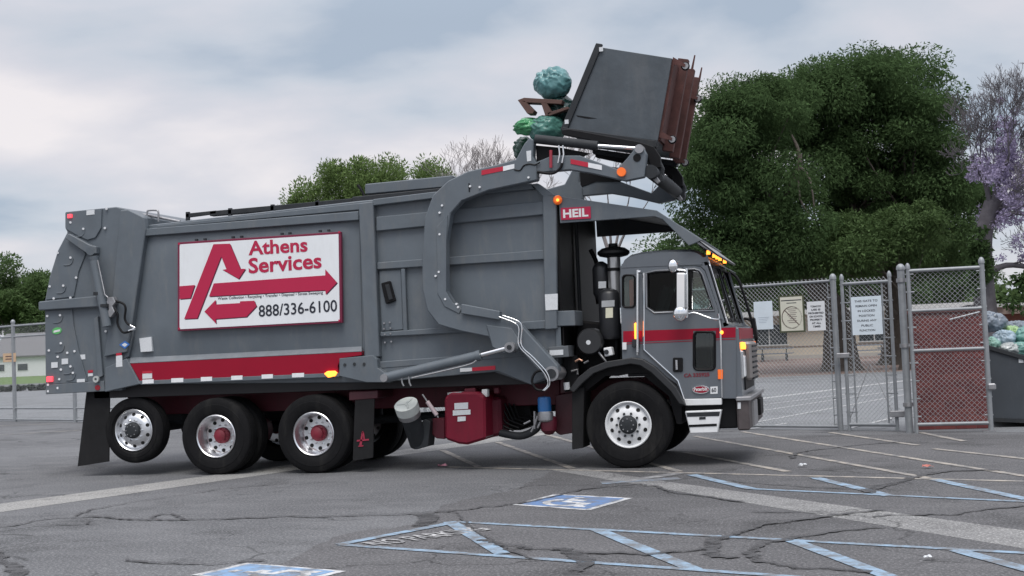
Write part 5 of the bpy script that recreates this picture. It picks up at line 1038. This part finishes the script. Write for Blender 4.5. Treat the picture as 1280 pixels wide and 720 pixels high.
SB = mat('sign_bluewhite', (0.68, 0.76, 0.82), 0.5, var=0.05); SCR = mat('sign_cream', (0.66, 0.65, 0.55), 0.5, var=0.06); SOL = mat('sign_olive', (0.09, 0.10, 0.06), 0.5); SBR = mat('sign_brown', (0.10, 0.05, 0.045), 0.5); FAINT = mat('faded_ink', (0.42, 0.48, 0.55), 0.6)
def s1_(plate, txt, ring, wd, hh):
    for k in range(4): plate('faded_line', 0.22+0.03*(k % 2), 0.42-k*0.06, 0.80-0.05*k, 0.435-k*0.06, FAINT, 0.004, 0.0055)
sign('blank faded white sign nearest the cab on the fence', [(943, 377.5), (966, 376), (967.5, 411), (944.5, 412.5)], FL0, FL1, SB, s1_)
def s2_(plate, txt, ring, wd, hh):
    plate('border', 0.03, 0.02, 0.97, 0.98, SOL, 0.004, 0.005); plate('field', 0.07, 0.045, 0.93, 0.955, SCR, 0.005, 0.006)
    plate('print_line', 0.10, 0.85, 0.90, 0.875, INK, 0.006, 0.007); plate('print_line', 0.32, 0.78, 0.70, 0.80, INK, 0.006, 0.007)
    for k in range(8): plate('print_line', 0.32+0.05*(k % 3), 0.62-k*0.052, 0.70-0.04*(k % 2), 0.64-k*0.052, mat('print_grey', (0.27, 0.23, 0.21), 0.6), 0.006, 0.007)
    ring(0.5, 0.40, 0.40*wd, 0.035*wd, SBR)
sign('cream sign with a brown ringed prohibition bar', [(974, 370), (1006, 368), (1007, 414.5), (975, 416.5)], FL0, FL1, SOL, s2_, off=-0.036)
def s3_(plate, txt, ring, wd, hh):
    for k, s in enumerate(('TOBACCO', 'USE IS', 'PROHIBITED', 'ON SCHOOL', 'PROPERTY', 'AT ALL', 'TIMES')):
        hw = 0.06*len(s)*0.72; txt(s, 0.5-hw, 0.80-k*0.115, 0.5+hw, 0.865-k*0.115, INK, 0.03)
sign('white tobacco prohibition sign beside the cream sign', [(1009.5, 377.5), (1031.5, 376), (1033, 412.5), (1010.5, 414)], FL0, FL1, SWHITE, s3_)
def s4_(plate, txt, ring, wd, hh):
    for k, s in enumerate(('THIS GATE TO', 'REMAIN OPEN', 'IN LOCKED', 'POSITION', 'DURING ANY', 'PUBLIC', 'FUNCTION')):
        hw = 0.032*len(s); txt(s, 0.5-hw, 0.855-k*0.128, 0.5+hw, 0.91-k*0.128, INK, 0.012)
sign('large white gate notice with seven lines of lettering', [(1065, 371.5), (1102.5, 369.5), (1104.5, 417.5), (1066.5, 419)], GA, GB, SB, s4_, off=-0.045)
def s5_(plate, txt, ring, wd, hh):
    for k in range(2): plate('print_line', 0.2, 0.58-k*0.3, 0.8, 0.70-k*0.3, SBR, 0.004, 0.006)
sign('small tan sign on the double-railed fence by the tailgate', [(5, 442), (21, 441), (21, 452), (5, 453)], FL1, FL0, mat('sign_tan', (0.55, 0.38, 0.24), 0.6), s5_)
# ---- red brick wall behind the leaf
wA = G(1141, 538.5); WY = wA.y+0.12; wx0 = T(1142, 500, WY)[0]; wx1 = T(1234, 480, WY)[0]; wz = T(1190, 388, WY)[1]
bw = empty('brick_wall', ((wx0+wx1)/2, WY+0.11, 0)); tag(bw, 'dark red painted brick wall end behind the open gate leaf', 'wall')
MORT = mat('brick_mortar', (0.17, 0.075, 0.07), 0.9, var=0.2, scale=20); BRK = [mat('brick_red_%d' % k, c, 0.8, var=0.18, scale=12, bump=0.003, bscale=60) for k, c in enumerate(((0.165, 0.040, 0.038), (0.145, 0.034, 0.034), (0.18, 0.047, 0.043), (0.13, 0.031, 0.031)))]
box('wall_core', (wx0+0.008, WY+0.012, 0), (wx1-0.008, WY+0.21, wz-0.02), MORT, bw, 0)
bh, bl_ = 0.098, 0.295; nrow = int((wz-0.03)/(bh+0.01)); cache = {}
for r_ in range(nrow):
    x = wx0 - (0 if r_ % 2 == 0 else bl_/2)
    while x < wx1-0.02:
        a, b = max(x, wx0), min(x+bl_, wx1)
        if b-a > 0.04:
            key = (round(b-a, 3), random.randrange(4))
            if key not in cache:
                bm = bmesh.new(); add_box(bm, (0, 0.11, bh/2), (b-a-0.003, 0.214, bh)); bevel(bm, 0.004); me = bpy.data.meshes.new('brick'); bm.to_mesh(me); bm.free(); me.materials.append(BRK[key[1]]); cache[key] = me
            o = bpy.data.objects.new('brick', cache[key]); C.objects.link(o); o.parent = bw
            o.location = Vector(((a+b)/2, WY+random.uniform(-0.003, 0.003), 0.005+r_*(bh+0.01)))-bw.location
        x += bl_+0.01
box('coping', (wx0-0.02, WY-0.02, wz-0.03), (wx1+0.02, WY+0.24, wz+0.02), MORT, bw, 0.01)
tube('conduit', [Vector((wx1-0.5, WY-0.02, wz-0.14)), Vector((wx1-0.05, WY-0.02, wz-0.04))], 0.012, STICK, bw, 6)
# ---- dumpster on the ground
DY = wA.y+0.28
pr_ = [T(x, y, DY) for x, y in ((1236, 431.5), (1300, 450), (1340, 462), (1340, 531), (1241, 526))]
db = empty('dumpster', (T(1290, 530, DY)[0], DY+0.8, 0)); tag(db, 'dark grey slope-topped dumpster heaped with bags beside the gate leaf', 'dumpster')
BIN2 = mat('bin_blue_grey', (0.04, 0.048, 0.058), 0.45, var=0.1, scale=3, dirt=((0.11, 0.11, 0.115), 0.35))
for y0, y1 in ((DY, DY+0.02), (DY+1.6, DY+1.62)): prism('side_wall', pr_, y0, y1, BIN2, db, 0.004, px=False)
ic = ((pr_[0][0]+pr_[3][0])/2, (pr_[0][1]+pr_[3][1])/2)
for k, nm in ((4, 'end_wall'), (2, 'end_wall'), (3, 'floor_plate')): band(nm, pr_[k], pr_[(k+1) % 5], 0.02, DY+0.02, DY+1.6, BIN2, db, ic)
rim_ = [(x, z) for x, z in pr_[:3]]
prism('rim', rim_+[(x, z-0.075) for x, z in rim_[::-1]], DY-0.035, DY+0.03, DGREY, db, 0.008, px=False)
x, z = T(1275, 451, DY); box('sticker', (x-0.02, DY-0.006, z-0.03), (x+0.05, DY-0.001, z+0.03), STICK, db, 0)
prism('base_channel', [T(x, y, DY) for x, y in ((1241, 522), (1340, 526), (1340, 531), (1241, 527))], DY-0.02, DY+0.1, DGREY, db, 0, px=False)
for x in (1278, 1330):
    xx = T(x, 530, DY)[0]
    for yy in (DY+0.1, DY+1.4): turned('caster', [(0.001, -0.03), (0.05, -0.03), (0.075, -0.02), (0.075, 0.02), (0.05, 0.03), (0.001, 0.03)], (xx, yy, 0.076), RUBBER, db, 18); box('caster_fork', (xx-0.03, yy-0.045, 0.06), (xx+0.03, yy+0.045, T(1278, 529, DY)[1]), STEEL, db, 0)
BG = [bagmat('slate_bag', (0.22, 0.26, 0.31)), bagmat('pale_blue_bag', (0.34, 0.44, 0.52)), bagmat('lime_bag', (0.36, 0.55, 0.26)), bagmat('mint_bag', (0.26, 0.46, 0.39)), bagmat('sea_green_bag', (0.17, 0.36, 0.32)), bagmat('white_bag', (0.5, 0.54, 0.54))]
for k, (x, y, yo, r, mk, lab) in enumerate(((1240, 402, 0.7, (0.23, 0.25, 0.18), 0, 'slate grey trash bag topping the heap beside the gate leaf'), (1255, 424, 0.45, (0.20, 0.22, 0.17), 1, 'pale blue trash bag in the middle of the heap'), (1264, 417, 0.85, (0.18, 0.2, 0.14), 2, 'lime green trash bag behind the pale blue one'), (1272, 410, 1.1, (0.26, 0.2, 0.13), 0, 'flat grey trash bag at the back of the heap'), (1240, 430, 0.25, (0.13, 0.18, 0.12), 3, 'mint trash bag low against the gate leaf stile'), (1277, 437, 0.25, (0.2, 0.2, 0.13), 4, 'sea green trash bag along the dumpster rim'), (1281, 420, 0.5, (0.16, 0.2, 0.16), 4, 'sea green trash bag at the picture edge above the rim'), (1262, 436, 0.2, (0.17, 0.18, 0.11), 5, 'whitish trash bag squeezed along the dumpster rim'), (1300, 430, 0.7, (0.3, 0.4, 0.2), 3, 'large mint trash bag mostly beyond the picture edge'))):
    bag(py(x, y, DY+yo), r, BG[mk], lab, 10+k, (random.uniform(-.5, .5), -0.6, 0.6), 'trash bags heaped in the dumpster', 0.2)
# loose litter
def litter(x, y, s, m, label):
    c = G(x, y, 0.02); bm = bmesh.new(); g_ = bmesh.ops.create_grid(bm, x_segments=4, y_segments=4, size=s)
    for v in bm.verts: v.co = Vector((v.co.x+random.gauss(0, s*.15), v.co.y*0.6+random.gauss(0, s*.15), 0.02+abs(random.gauss(0, s*0.35))))+Vector((c.x, c.y, 0.0))
    tag(link('litter', bm, m), label, 'litter', 'scraps of litter on the asphalt')
litter(553, 583, 0.06, mat('litter_pink', (0.55, 0.25, 0.32), 0.6), 'pink scrap of litter on the asphalt below the fuel tank')
litter(1003, 582, 0.05, STICK, 'white paper scrap between the painted stall lines')
litter(1159, 583.5, 0.05, mat('litter_red', (0.45, 0.15, 0.12), 0.6), 'reddish scrap of litter near the long stall line')
litter(1160, 697, 0.03, STICK, 'tiny white scrap near the front blue hatching')
# ================================================================= TREES
def leaf_mesh(name, cents, rad, n_per, size, m, parent, droop=0.3, flat=0.7, aspect=0.45, up=0.35, seedk=0):
    """leaf-sized quads scattered through clumps: cents (k,3), rad (k,)"""
    g = np.random.default_rng(11+seedk); k = len(cents); n = k*n_per
    d = g.normal(size=(n, 3)); d /= np.linalg.norm(d, axis=1)[:, None]; rr = g.random(n)**0.40
    c = np.repeat(cents, n_per, 0); R_ = np.repeat(rad, n_per)
    p = c + d*(rr*R_)[:, None]*np.array([1, 1, flat])
    ax = d*0.8+g.normal(size=(n, 3))*0.6; ax[:, 2] -= droop; ax /= np.linalg.norm(ax, axis=1)[:, None]
    nr = d*0.5+g.normal(size=(n, 3))*0.6; nr[:, 2] += up; s = np.cross(ax, nr); s /= (np.linalg.norm(s, axis=1)[:, None]+1e-9)
    sz = size*(0.55+g.random(n)*0.9); a = ax*sz[:, None]*0.5; b = s*(sz*aspect)[:, None]*0.5
    vv = np.stack([p-a, p+b*1.0-a*0.1, p+a, p-b*1.0-a*0.1], 1).reshape(-1, 3)
    vv = vv-np.array(top(parent).location)
    me = bpy.data.meshes.new(name); me.vertices.add(4*n); me.vertices.foreach_set('co', vv.astype(np.float32).ravel())
    me.loops.add(4*n); me.loops.foreach_set('vertex_index', np.arange(4*n, dtype=np.int32)); me.polygons.add(n)
    me.polygons.foreach_set('loop_start', np.arange(0, 4*n, 4, dtype=np.int32)); me.polygons.foreach_set('loop_total', np.full(n, 4, np.int32)); me.update(); me.validate()
    me.materials.append(m); o = bpy.data.objects.new(name, me); C.objects.link(o); o.parent = parent; return o
def clumps(blobs, n, depth, dz, cr, g, shell=0.55):
    """clump centres filling a set of crown lobes given as (x, y, rx, ry, weight) seen at a depth"""
    out_ = []; rad = []; wts = np.array([b[2]*b[3]*(b[4] if len(b) > 4 else 1) for b in blobs], float); wts /= wts.sum()
    for i in range(n):
        b = blobs[g.choice(len(blobs), p=wts)]
        d = g.normal(size=3); d /= np.linalg.norm(d); r = shell+(1-shell)*g.random()
        out_.append(at(b[0]+b[2]*d[0]*r, b[1]+b[3]*d[1]*r, depth+d[2]*r*dz)); rad.append(cr*(0.6+0.8*g.random()))
    return np.array([tuple(v) for v in out_]), np.array(rad)
def branch(bm, p, d, ln, r, depth, g, spread, tips=None, up=0.15, n=6, minr=0.008, bend=0.18):
    pts = [p]; q = Vector(p); dd = Vector(d).normalized(); seg = 4
    for i in range(seg):
        dd = (dd+Vector(g.normal(size=3))*bend*0.5+Vector((0, 0, up*0.25))).normalized(); q = q+dd*(ln/seg); pts.append(q.copy())
    add_tube(bm, pts, r, n, max(minr, r*0.55))
    if depth == 0:
        if tips is not None: tips.append(q.copy())
        return
    k = 2+(g.random() < 0.55)+(depth > 3)
    for i in range(k):
        s = Vector(g.normal(size=3)); s = (s-dd*s.dot(dd)).normalized(); nd_ = (dd+s*spread*(0.6+0.7*g.random())).normalized()
        st = pts[-1] if i < 2 else pts[2+int(g.random()*2)]
        branch(bm, st, nd_, ln*(0.62+0.25*g.random()), max(minr, r*(0.52+0.12*g.random())), depth-1, g, spread, tips, up, 3 if depth < 4 else 5, minr, bend)
BARK = mat('bark', (0.075, 0.062, 0.052), 0.9, var=0.35, scale=5, bump=0.03, bscale=7); BARKG = mat('grey_bark', (0.22, 0.20, 0.20), 0.9, var=0.3, scale=5)
LEAF = [mat('leaf_dark', (0.068, 0.112, 0.046), 0.6, var=0.3, scale=0.5, island=0.14, trans=0.38, spec=0.0), mat('leaf_mid', (0.080, 0.128, 0.048), 0.6, var=0.25, scale=0.6, island=0.25, trans=0.35, spec=0.08), mat('leaf_light', (0.125, 0.185, 0.062), 0.6, var=0.2, scale=0.9, island=0.35, trans=0.4, spec=0.1)]
def trunk_mesh(bm, base, pts, r0, r1, flare=1.7, n=12):
    path = smoothpath([Vector(base)]+[Vector(p) for p in pts], 5); k = len(path); rings = []
    for i, p in enumerate(path):
        t = i/(k-1); r = r0+(r1-r0)*t; r *= 1+(flare-1)*math.exp(-t*14)
        rings.append([bm.verts.new((p.x+r*(1+0.16*math.sin(3*a+i*.2)+0.08*math.sin(7*a))*math.cos(a), p.y+r*math.sin(a), p.z)) for a in [2*math.pi*j/n for j in range(n)]])
    for a, b in zip(rings, rings[1:]):
        for j in range(n): bm.faces.new((a[j], a[(j+1) % n], b[(j+1) % n], b[j]))
def tree(name, label, base_px, depth, trunk_px, r0, blobs, ncl, nper, cr, leaf, m, dz=4.5, seed=0, limbs=7, droop=0.3, extra=None, flat=0.7):
    g = np.random.default_rng(seed); b3 = at(base_px[0], base_px[1], depth); b3.z = 0
    root = empty(name, b3); tag(root, label, 'tree', 'trees behind the school' if name == 'background_tree' else None)
    tp = [at(x, y, depth) for x, y in trunk_px]; bm = bmesh.new(); trunk_mesh(bm, b3-Vector((0, 0, 0.1)), tp, r0, r0*0.55, 1.45)
    cs, rd = clumps(blobs, ncl, depth, dz, cr, g, 0.5)
    for i in range(limbs):
        e = Vector(cs[g.integers(len(cs))]); s = tp[-1]; e = s.lerp(e, 0.75); s = tp[-1] if i % 2 else tp[max(0, len(tp)-2)]; m_ = s.lerp(e, 0.5)+Vector(g.normal(size=3))*0.4
        add_tube(bm, smoothpath([s, m_, e], 4), r0*0.30, 7, 0.02)
        for j in range(3):
            e2 = Vector(cs[g.integers(len(cs))]); 
            if (e2-m_).length < 6: add_tube(bm, smoothpath([m_, m_.lerp(e2, 0.5)+Vector(g.normal(size=3))*0.3, e2], 3), r0*0.12, 5, 0.012)
    link('trunk', bm, BARK, root, True)
    leaf_mesh('crown', cs, rd, nper, leaf, m, root, droop=droop, seedk=seed, flat=flat, aspect=0.34)
    return root
# two big dark evergreen trees behind the fence
tree('evergreen_tree', 'huge dark green tree behind the fence with the tallest rounded crown', (1118, 458), 58, [(1120, 420), (1116, 360), (1098, 290)], 0.68,
     [(1080, 108, 60, 42), (1125, 120, 50, 50), (1150, 160, 45, 55), (1030, 112, 42, 42), (1005, 118, 30, 36), (1165, 215, 50, 60), (1040, 200, 62, 62), (1110, 250, 85, 60), (1195, 260, 36, 62), (1060, 295, 75, 40), (1155, 310, 60, 32, 0.9), (1000, 140, 40, 45)], 190, 1300, 1.2, 0.18, LEAF[0], 4.5, 3, droop=0.5, flat=0.7)
tree('evergreen_tree', 'dark green tree behind the fence rising above the cab', (1052, 463), 52, [(1047, 430), (1042, 390), (1000, 330), (960, 280)], 0.72,
     [(915, 150, 48, 50), (965, 140, 46, 45), (940, 180, 40, 40), (900, 245, 42, 52), (960, 240, 62, 55), (905, 310, 45, 32, 0.9), (1000, 290, 60, 45), (880, 200, 20, 40, 0.8), (960, 325, 70, 22, 0.9), (850, 290, 18, 26, 0.6)], 145, 1300, 1.1, 0.165, LEAF[0], 4.0, 4, droop=0.5, flat=0.7)
tree('leafy_tree', 'lighter green leafy sapling crown low in front of the big evergreens', (1132, 455), 50, [(1130, 400), (1120, 340)], 0.24,
     [(1095, 300, 62, 34), (1140, 285, 34, 30), (1060, 325, 40, 18), (1160, 320, 22, 18)], 36, 800, 0.85, 0.17, LEAF[1], 2.0, 5, 5, droop=0.2)
tree('broadleaf_tree', 'bright green tree top showing above the truck body', (455, 470), 70, [(455, 400), (452, 320), (450, 270)], 0.4,
     [(440, 232, 48, 32), (400, 250, 38, 22), (480, 232, 44, 24), (525, 228, 28, 26), (545, 240, 26, 16), (375, 262, 20, 12), (450, 290, 90, 40)], 120, 420, 0.8, 0.2, LEAF[2], 3.0, 6, 6, droop=-0.4, flat=1.0)
tree('broadleaf_tree', 'dense green tree behind the pale house by the tailgate', (25, 472), 240, [(25, 440), (28, 400)], 0.8,
     [(30, 365, 45, 48), (0, 385, 30, 32), (55, 380, 25, 34), (-30, 375, 40, 40), (85, 390, 30, 24), (30, 405, 70, 22)], 130, 420, 3.0, 0.72, LEAF[1], 9, 8, 5, droop=0.1)
tree('broadleaf_tree', 'low dark tree line clump beyond the lot seen under the canopy', (860, 440), 75, [(860, 420), (862, 350)], 0.35,
     [(850, 330, 50, 40), (900, 350, 40, 40), (940, 345, 40, 30)], 60, 500, 1.2, 0.25, LEAF[0], 3, 9, 4)
for k, (x, lab, bl) in enumerate(((985, 'dark tree behind the school roof beside the cab', [(985, 355, 60, 40), (930, 365, 40, 30), (985, 385, 70, 18)]), (1095, 'dark tree behind the school roof above the gate notice', [(1095, 350, 62, 42), (1060, 375, 50, 22), (1130, 375, 40, 24)]), (1190, 'dark tree behind the school roof above the gate leaf', [(1180, 340, 42, 40), (1160, 370, 30, 18), (1215, 350, 20, 30)]))):
    tree('background_tree', lab, (x, 440), 96+3*k, [(x, 420), (x, 380)], 0.4, bl, 70, 420, 1.6, 0.36, LEAF[0], 3, 60+k, 4)
# jacaranda: bare twigs with violet blossom
g = np.random.default_rng(21); jb = at(1232, 440, 47); jb.z = 0
ja = empty('jacaranda_tree', jb); tag(ja, 'nearly leafless jacaranda tree with violet blossom at the picture edge', 'tree'); bm = bmesh.new(); tips = []
trunk_mesh(bm, jb, [at(1231, 400, 47), at(1227, 340, 47), at(1230, 290, 47), at(1240, 250, 47)], 0.46, 0.24, 1.3)
for x, y, tx2, ty2, r in ((1227, 345, 1290, 335, 0.14), (1230, 290, 1275, 250, 0.14), (1240, 265, 1226, 215, 0.12), (1240, 260, 1260, 200, 0.12), (1236, 275, 1278, 215, 0.11), (1238, 270, 1300, 225, 0.12), (1236, 280, 1295, 270, 0.12)):
    a = at(x, y, 47); b = at(tx2, ty2, 47+g.normal()*1.5); m_ = a.lerp(b, 0.5)+Vector((0, 0, 0.25)); add_tube(bm, smoothpath([a, m_, b], 4), r, 7, r*0.55)
    branch(bm, b, (b-a), 1.05, r*0.36, 6, g, 0.65, tips, 0.4, 5, 0.0065, 0.3)
    branch(bm, m_, (b-a)+Vector(g.normal(size=3))*0.5, 0.95, r*0.28, 5, g, 0.8, tips, 0.35, 5, 0.009, 0.3)
link('trunk', bm, mat('jacaranda_bark', (0.115, 0.105, 0.115), 0.9, var=0.3, scale=4), ja, True)
tp = np.array([tuple(t) for t in tips]); keep = [i for i, t in enumerate(tp) if g.random() < 0.75]
bl = [(1258, 205, 48, 50), (1275, 250, 45, 45), (1238, 215, 30, 40), (1255, 270, 32, 34), (1255, 155, 42, 34, 0.5), (1275, 320, 30, 26, 0.5)]
cs, rd = clumps(bl, 190, 47, 2.5, 0.27, g, 0.1); leaf_mesh('blossom', cs, rd, 70, 0.085, mat('jacaranda_violet', (0.38, 0.33, 0.48), 0.7, island=0.35, trans=0.4), ja, 0.2, 0.8, 0.7, seedk=31)
cs, rd = clumps([(1225, 330, 12, 55), (1290, 345, 25, 18, 0.6), (1275, 375, 25, 12, 0.5)], 60, 46.6, 0.6, 0.3, g, 0.3); leaf_mesh('ivy', cs, rd, 60, 0.16, LEAF[0], ja, 0.3, 1.0, 0.6, seedk=32)
# bare tree above the body, and the thin one behind the cab guard
def bare(label, base, depth, fork, targets, seed, lv=4, r=0.16, cat='tree'):
    g = np.random.default_rng(seed); b = at(*base, depth); b.z = 0; f = at(*fork, depth); root = empty('bare_tree', b); tag(root, label, 'tree'); bm = bmesh.new(); trunk_mesh(bm, b, [b.lerp(f, 0.5), f], r*1.6, r)
    for x, y in targets:
        e = at(x, y, depth+g.normal()); add_tube(bm, smoothpath([f, f.lerp(e, .5)+Vector((0, 0, .3)), e], 4), r*0.8, 6, r*0.35); branch(bm, e, e-f, 1.3, r*0.3, lv, g, 0.6, None, 0.5, 4, 0.008, 0.25)
    link('trunk', bm, BARKG, root, True)
bare('bare twiggy tree rising behind the lift arm', (625, 460), 65, (618, 320), [(590, 282), (605, 276), (625, 274), (645, 282), (612, 286), (632, 280)], 41, 5, 0.09)
bare('bare pale tree glimpsed below the raised forks', (775, 450), 60, (765, 330), [(735, 255), (760, 250), (785, 255), (745, 270), (800, 265)], 42, 5, 0.1)
# ================================================================= BUILDINGS AND THE FAR LOT
CREAM = mat('cream_stucco', (0.54, 0.48, 0.39), 0.85, var=0.06, scale=1.2); DARKG = mat('dark_pane', (0.05, 0.06, 0.065), 0.15, var=0.2, scale=1); FASC = mat('white_fascia', (0.55, 0.56, 0.56), 0.6); ROOFG = mat('grey_roof', (0.14, 0.14, 0.145), 0.85, var=0.15)
def local_frame(px, depth):
    p = at(px, 420, depth); p.z = 0; return p
sb = at(900, 420, 82); se = at(1210, 416, 78); sb.z = se.z = 0; sd_ = (se-sb).normalized(); sn = Vector((-sd_.y, sd_.x, 0)); sn = sn if sn.y < 0 else -sn
school = empty('school_building', (sb+se)/2); tag(school, 'low cream school building with wide windows behind the trees', 'building')
def wallbox(name, u0, u1, z0, z1, d0, d1, m, parent, A=sb, dr=sd_, nn=sn):
    bm = bmesh.new(); q = [A+dr*u+nn*d for u, d in ((u0, d0), (u1, d0), (u1, d1), (u0, d1))]
    a = [bm.verts.new((p.x, p.y, z0)) for p in q]; b = [bm.verts.new((p.x, p.y, z1)) for p in q]; bm.faces.new(a); bm.faces.new(b)
    for i in range(4): bm.faces.new((a[i], a[(i+1) % 4], b[(i+1) % 4], b[i]))
    return link(name, bm, m, parent)
SL = (se-sb).length
wallbox('wall', 0, SL, 0, 2.75, -8, 0, CREAM, school); wallbox('plinth', 0, SL, 0, 0.22, 0.0, 0.04, mat('plinth_grey', (0.40, 0.38, 0.35), 0.8), school); wallbox('roof', -0.8, SL+0.8, 2.75, 3.05, -8.8, 0.9, FASC, school)
for u0, u1 in ((2.0, 4.2), (8.6, 10.4), (12.2, 13.6)):
    wn = wallbox('window', u0, u1, 0.95, 2.2, -0.1, 0.03, DARKG, school); wallbox('sill', u0-0.1, u1+0.1, 0.88, 0.95, 0, 0.10, FASC, wn); wallbox('mullion', (u0+u1)/2-0.04, (u0+u1)/2+0.04, 0.95, 2.2, 0.03, 0.06, FASC, wn)
wallbox('wall_line', 0, SL, 0.72, 0.80, 0.0, 0.03, mat('band_brown', (0.2, 0.16, 0.13), 0.8), school)
tr0 = at(965, 436, 74); 
def picnic(px, py_, depth, label):
    c = at(px, py_, depth); c.z = 0; root = empty('picnic_table', c); tag(root, label, 'picnic table', 'picnic tables outside the school'); TB = mat('table_blue_grey', (0.16, 0.20, 0.25), 0.6); dx = sd_; dy = sn
    def b3(nm, u0, u1, v0, v1, z0, z1, m):
        wallbox(nm, u0, u1, z0, z1, v0, v1, m, root, A=c)
    for k in range(4): b3('top_board', -1.1, 1.1, -0.38+k*0.19, -0.21+k*0.19, 0.72, 0.77, TB)
    for s in (-1, 1): b3('bench', -1.1, 1.1, s*0.7-0.13, s*0.7+0.13, 0.43, 0.47, TB)
    for u in (-0.7, 0.7):
        p = c+dx*u; tube('leg_frame', smoothpath([p+dy*0.7+Vector((0, 0, .43)), p+dy*0.75+Vector((0, 0, .03)), p+dy*0.2+Vector((0, 0, .05)), p+Vector((0, 0, .4)), p-dy*0.2+Vector((0, 0, .05)), p-dy*0.75+Vector((0, 0, .03)), p-dy*0.7+Vector((0, 0, .43))], 4), 0.035, DARKG, root, 6)
        tube('leg_frame', [p+Vector((0, 0, .3)), p+Vector((0, 0, .72))], 0.035, DARKG, root, 6)
picnic(968, 440, 76, 'picnic table under the first school window beside the cab'); picnic(1086, 438, 74, 'picnic table seen through the pedestrian gate'); picnic(1128, 447, 60, 'picnic table by the trunk next to the gate post')
# brick school wing at the right edge
rb = at(1225, 415, 62); re_ = at(1420, 410, 60); rb.z = re_.z = 0; rd_ = (re_-rb).normalized(); rn = Vector((-rd_.y, rd_.x, 0)); rn = rn if rn.y < 0 else -rn; RL = (re_-rb).length
wing = empty('brick_wing', (rb+re_)/2); tag(wing, 'low brick building with pale rafter ends beyond the heaped dumpster', 'building')
kw = dict(A=rb, dr=rd_, nn=rn)
wallbox('wall', 0, RL, 0, 2.1, -6, 0, mat('far_brick', (0.20, 0.09, 0.07), 0.85, var=0.2, scale=3), wing, **kw); wallbox('fascia', -0.5, RL, 2.1, 2.5, -6.5, 0.6, mat('wing_fascia', (0.30, 0.24, 0.21), 0.8), wing, **kw); wallbox('roof', -0.6, RL, 2.5, 2.62, -6.6, 0.7, ROOFG, wing, **kw)
for k in range(12): wallbox('rafter_end', 0.2+k*0.55, 0.55+k*0.55, 2.44, 2.6, 0.6, 0.9, FASC, wing, **kw)
wallbox('window', 1.6, 3.4, 1.05, 1.75, -0.1, 0.04, mat('wing_pane', (0.45, 0.46, 0.46), 0.4), wing, **kw)
def hedge(label, a, b, h, wd, m, n, seed, size):
    root = empty('hedge', (a+b)/2); tag(root, label, 'hedge'); g = np.random.default_rng(seed); t = g.random(n); c = np.array([tuple(a.lerp(b, float(q))) for q in t]); c += g.normal(size=(n, 3))*np.array([wd, wd, 0]); c[:, 2] = h*(0.25+0.6*g.random(n)); leaf_mesh('foliage', c, np.full(n, h*0.33), 40, size, m, root, 0, 1.0, 0.6, seedk=seed)
ha, hb_ = at(1225, 380, 80), at(1420, 370, 76); ha.z = hb_.z = 0; hedge('clipped green hedge trees beyond the brick wing roof', ha, hb_, 3.9, 0.6, LEAF[1], 140, 51, 0.4)
# left: lawn, kerb hedge and houses across the street
lw = [G(-200, 489), G(160, 474.5), at(260, 461, 330), at(-300, 478, 330)]; sheet('lawn', lw, LAWNM, 0.010)
ha, hb_ = G(-120, 495), G(160, 483.5); hedge('low dark hedge strip along the far side of the lot', ha, hb_, 0.32, 0.2, mat('hedge_dark', (0.03, 0.042, 0.03), 0.8, island=0.4), 260, 52, 0.2)
HW = mat('white_siding', (0.70, 0.72, 0.74), 0.7, var=0.05, scale=0.8)
def house(label, px, depth, w_, d_, h_, rh, rot, m, wins, gable=True):
    c = at(px, 460, depth); c.z = 0; root = empty('house', c); tag(root, label, 'house'); R3 = Matrix.Rotation(rot, 3, 'Z'); dx = R3 @ Vector((1, 0, 0)); dy = R3 @ Vector((0, -1, 0)); kw = dict(A=c, dr=dx, nn=dy)
    wallbox('wall', -w_/2, w_/2, 0, h_, -d_, 0, m, root, **kw)
    bm = bmesh.new(); o_ = 0.5; z = h_+0.01
    q = [c+dx*u+dy*v for u, v in ((-w_/2-o_, o_), (w_/2+o_, o_), (w_/2+o_, -d_-o_), (-w_/2-o_, -d_-o_))]; r0 = c-dx*(w_/2+o_-0.1)-dy*(d_/2); r1 = c+dx*(w_/2+o_-0.1)-dy*(d_/2)
    vb = [bm.verts.new((p.x, p.y, z)) for p in q]; ve = [bm.verts.new((p.x, p.y, z+0.18)) for p in q]; t0 = bm.verts.new((r0.x, r0.y, z+rh)); t1 = bm.verts.new((r1.x, r1.y, z+rh))
    bm.faces.new(vb)
    for i in range(4): bm.faces.new((vb[i], vb[(i+1) % 4], ve[(i+1) % 4], ve[i]))
    bm.faces.new((ve[0], ve[1], t1, t0)); bm.faces.new((ve[2], ve[3], t0, t1)); bm.faces.new((ve[1], ve[2], t1)); bm.faces.new((ve[3], ve[0], t0)); link('roof', bm, ROOFG, root)
    for u, zc, ww, hh in wins:
        f = wallbox('window', u-ww/2, u+ww/2, zc-hh/2, zc+hh/2, -0.05, 0.06, FASC, root, **kw); wallbox('pane', u-ww/2+0.08, u+ww/2-0.08, zc-hh/2+0.08, zc+hh/2-0.08, 0.06, 0.09, DARKG, f, **kw)
house('pale two-storey house behind the fence at the tail of the truck', 45, 205, 11, 8, 5.0, 1.9, 0.3, HW, ((-2.6, 3.6, 1.6, 1.3), (1.8, 3.6, 1.6, 1.3), (0.5, 1.3, 2.2, 1.3)))
house('low pale house with a grey gable left of the two-storey one', 8, 190, 13, 8, 2.9, 2.3, 0.3, mat('pale_siding', (0.62, 0.63, 0.64), 0.7), ((-1, 1.4, 1.6, 1.1), (2.4, 1.4, 1.6, 1.1)))
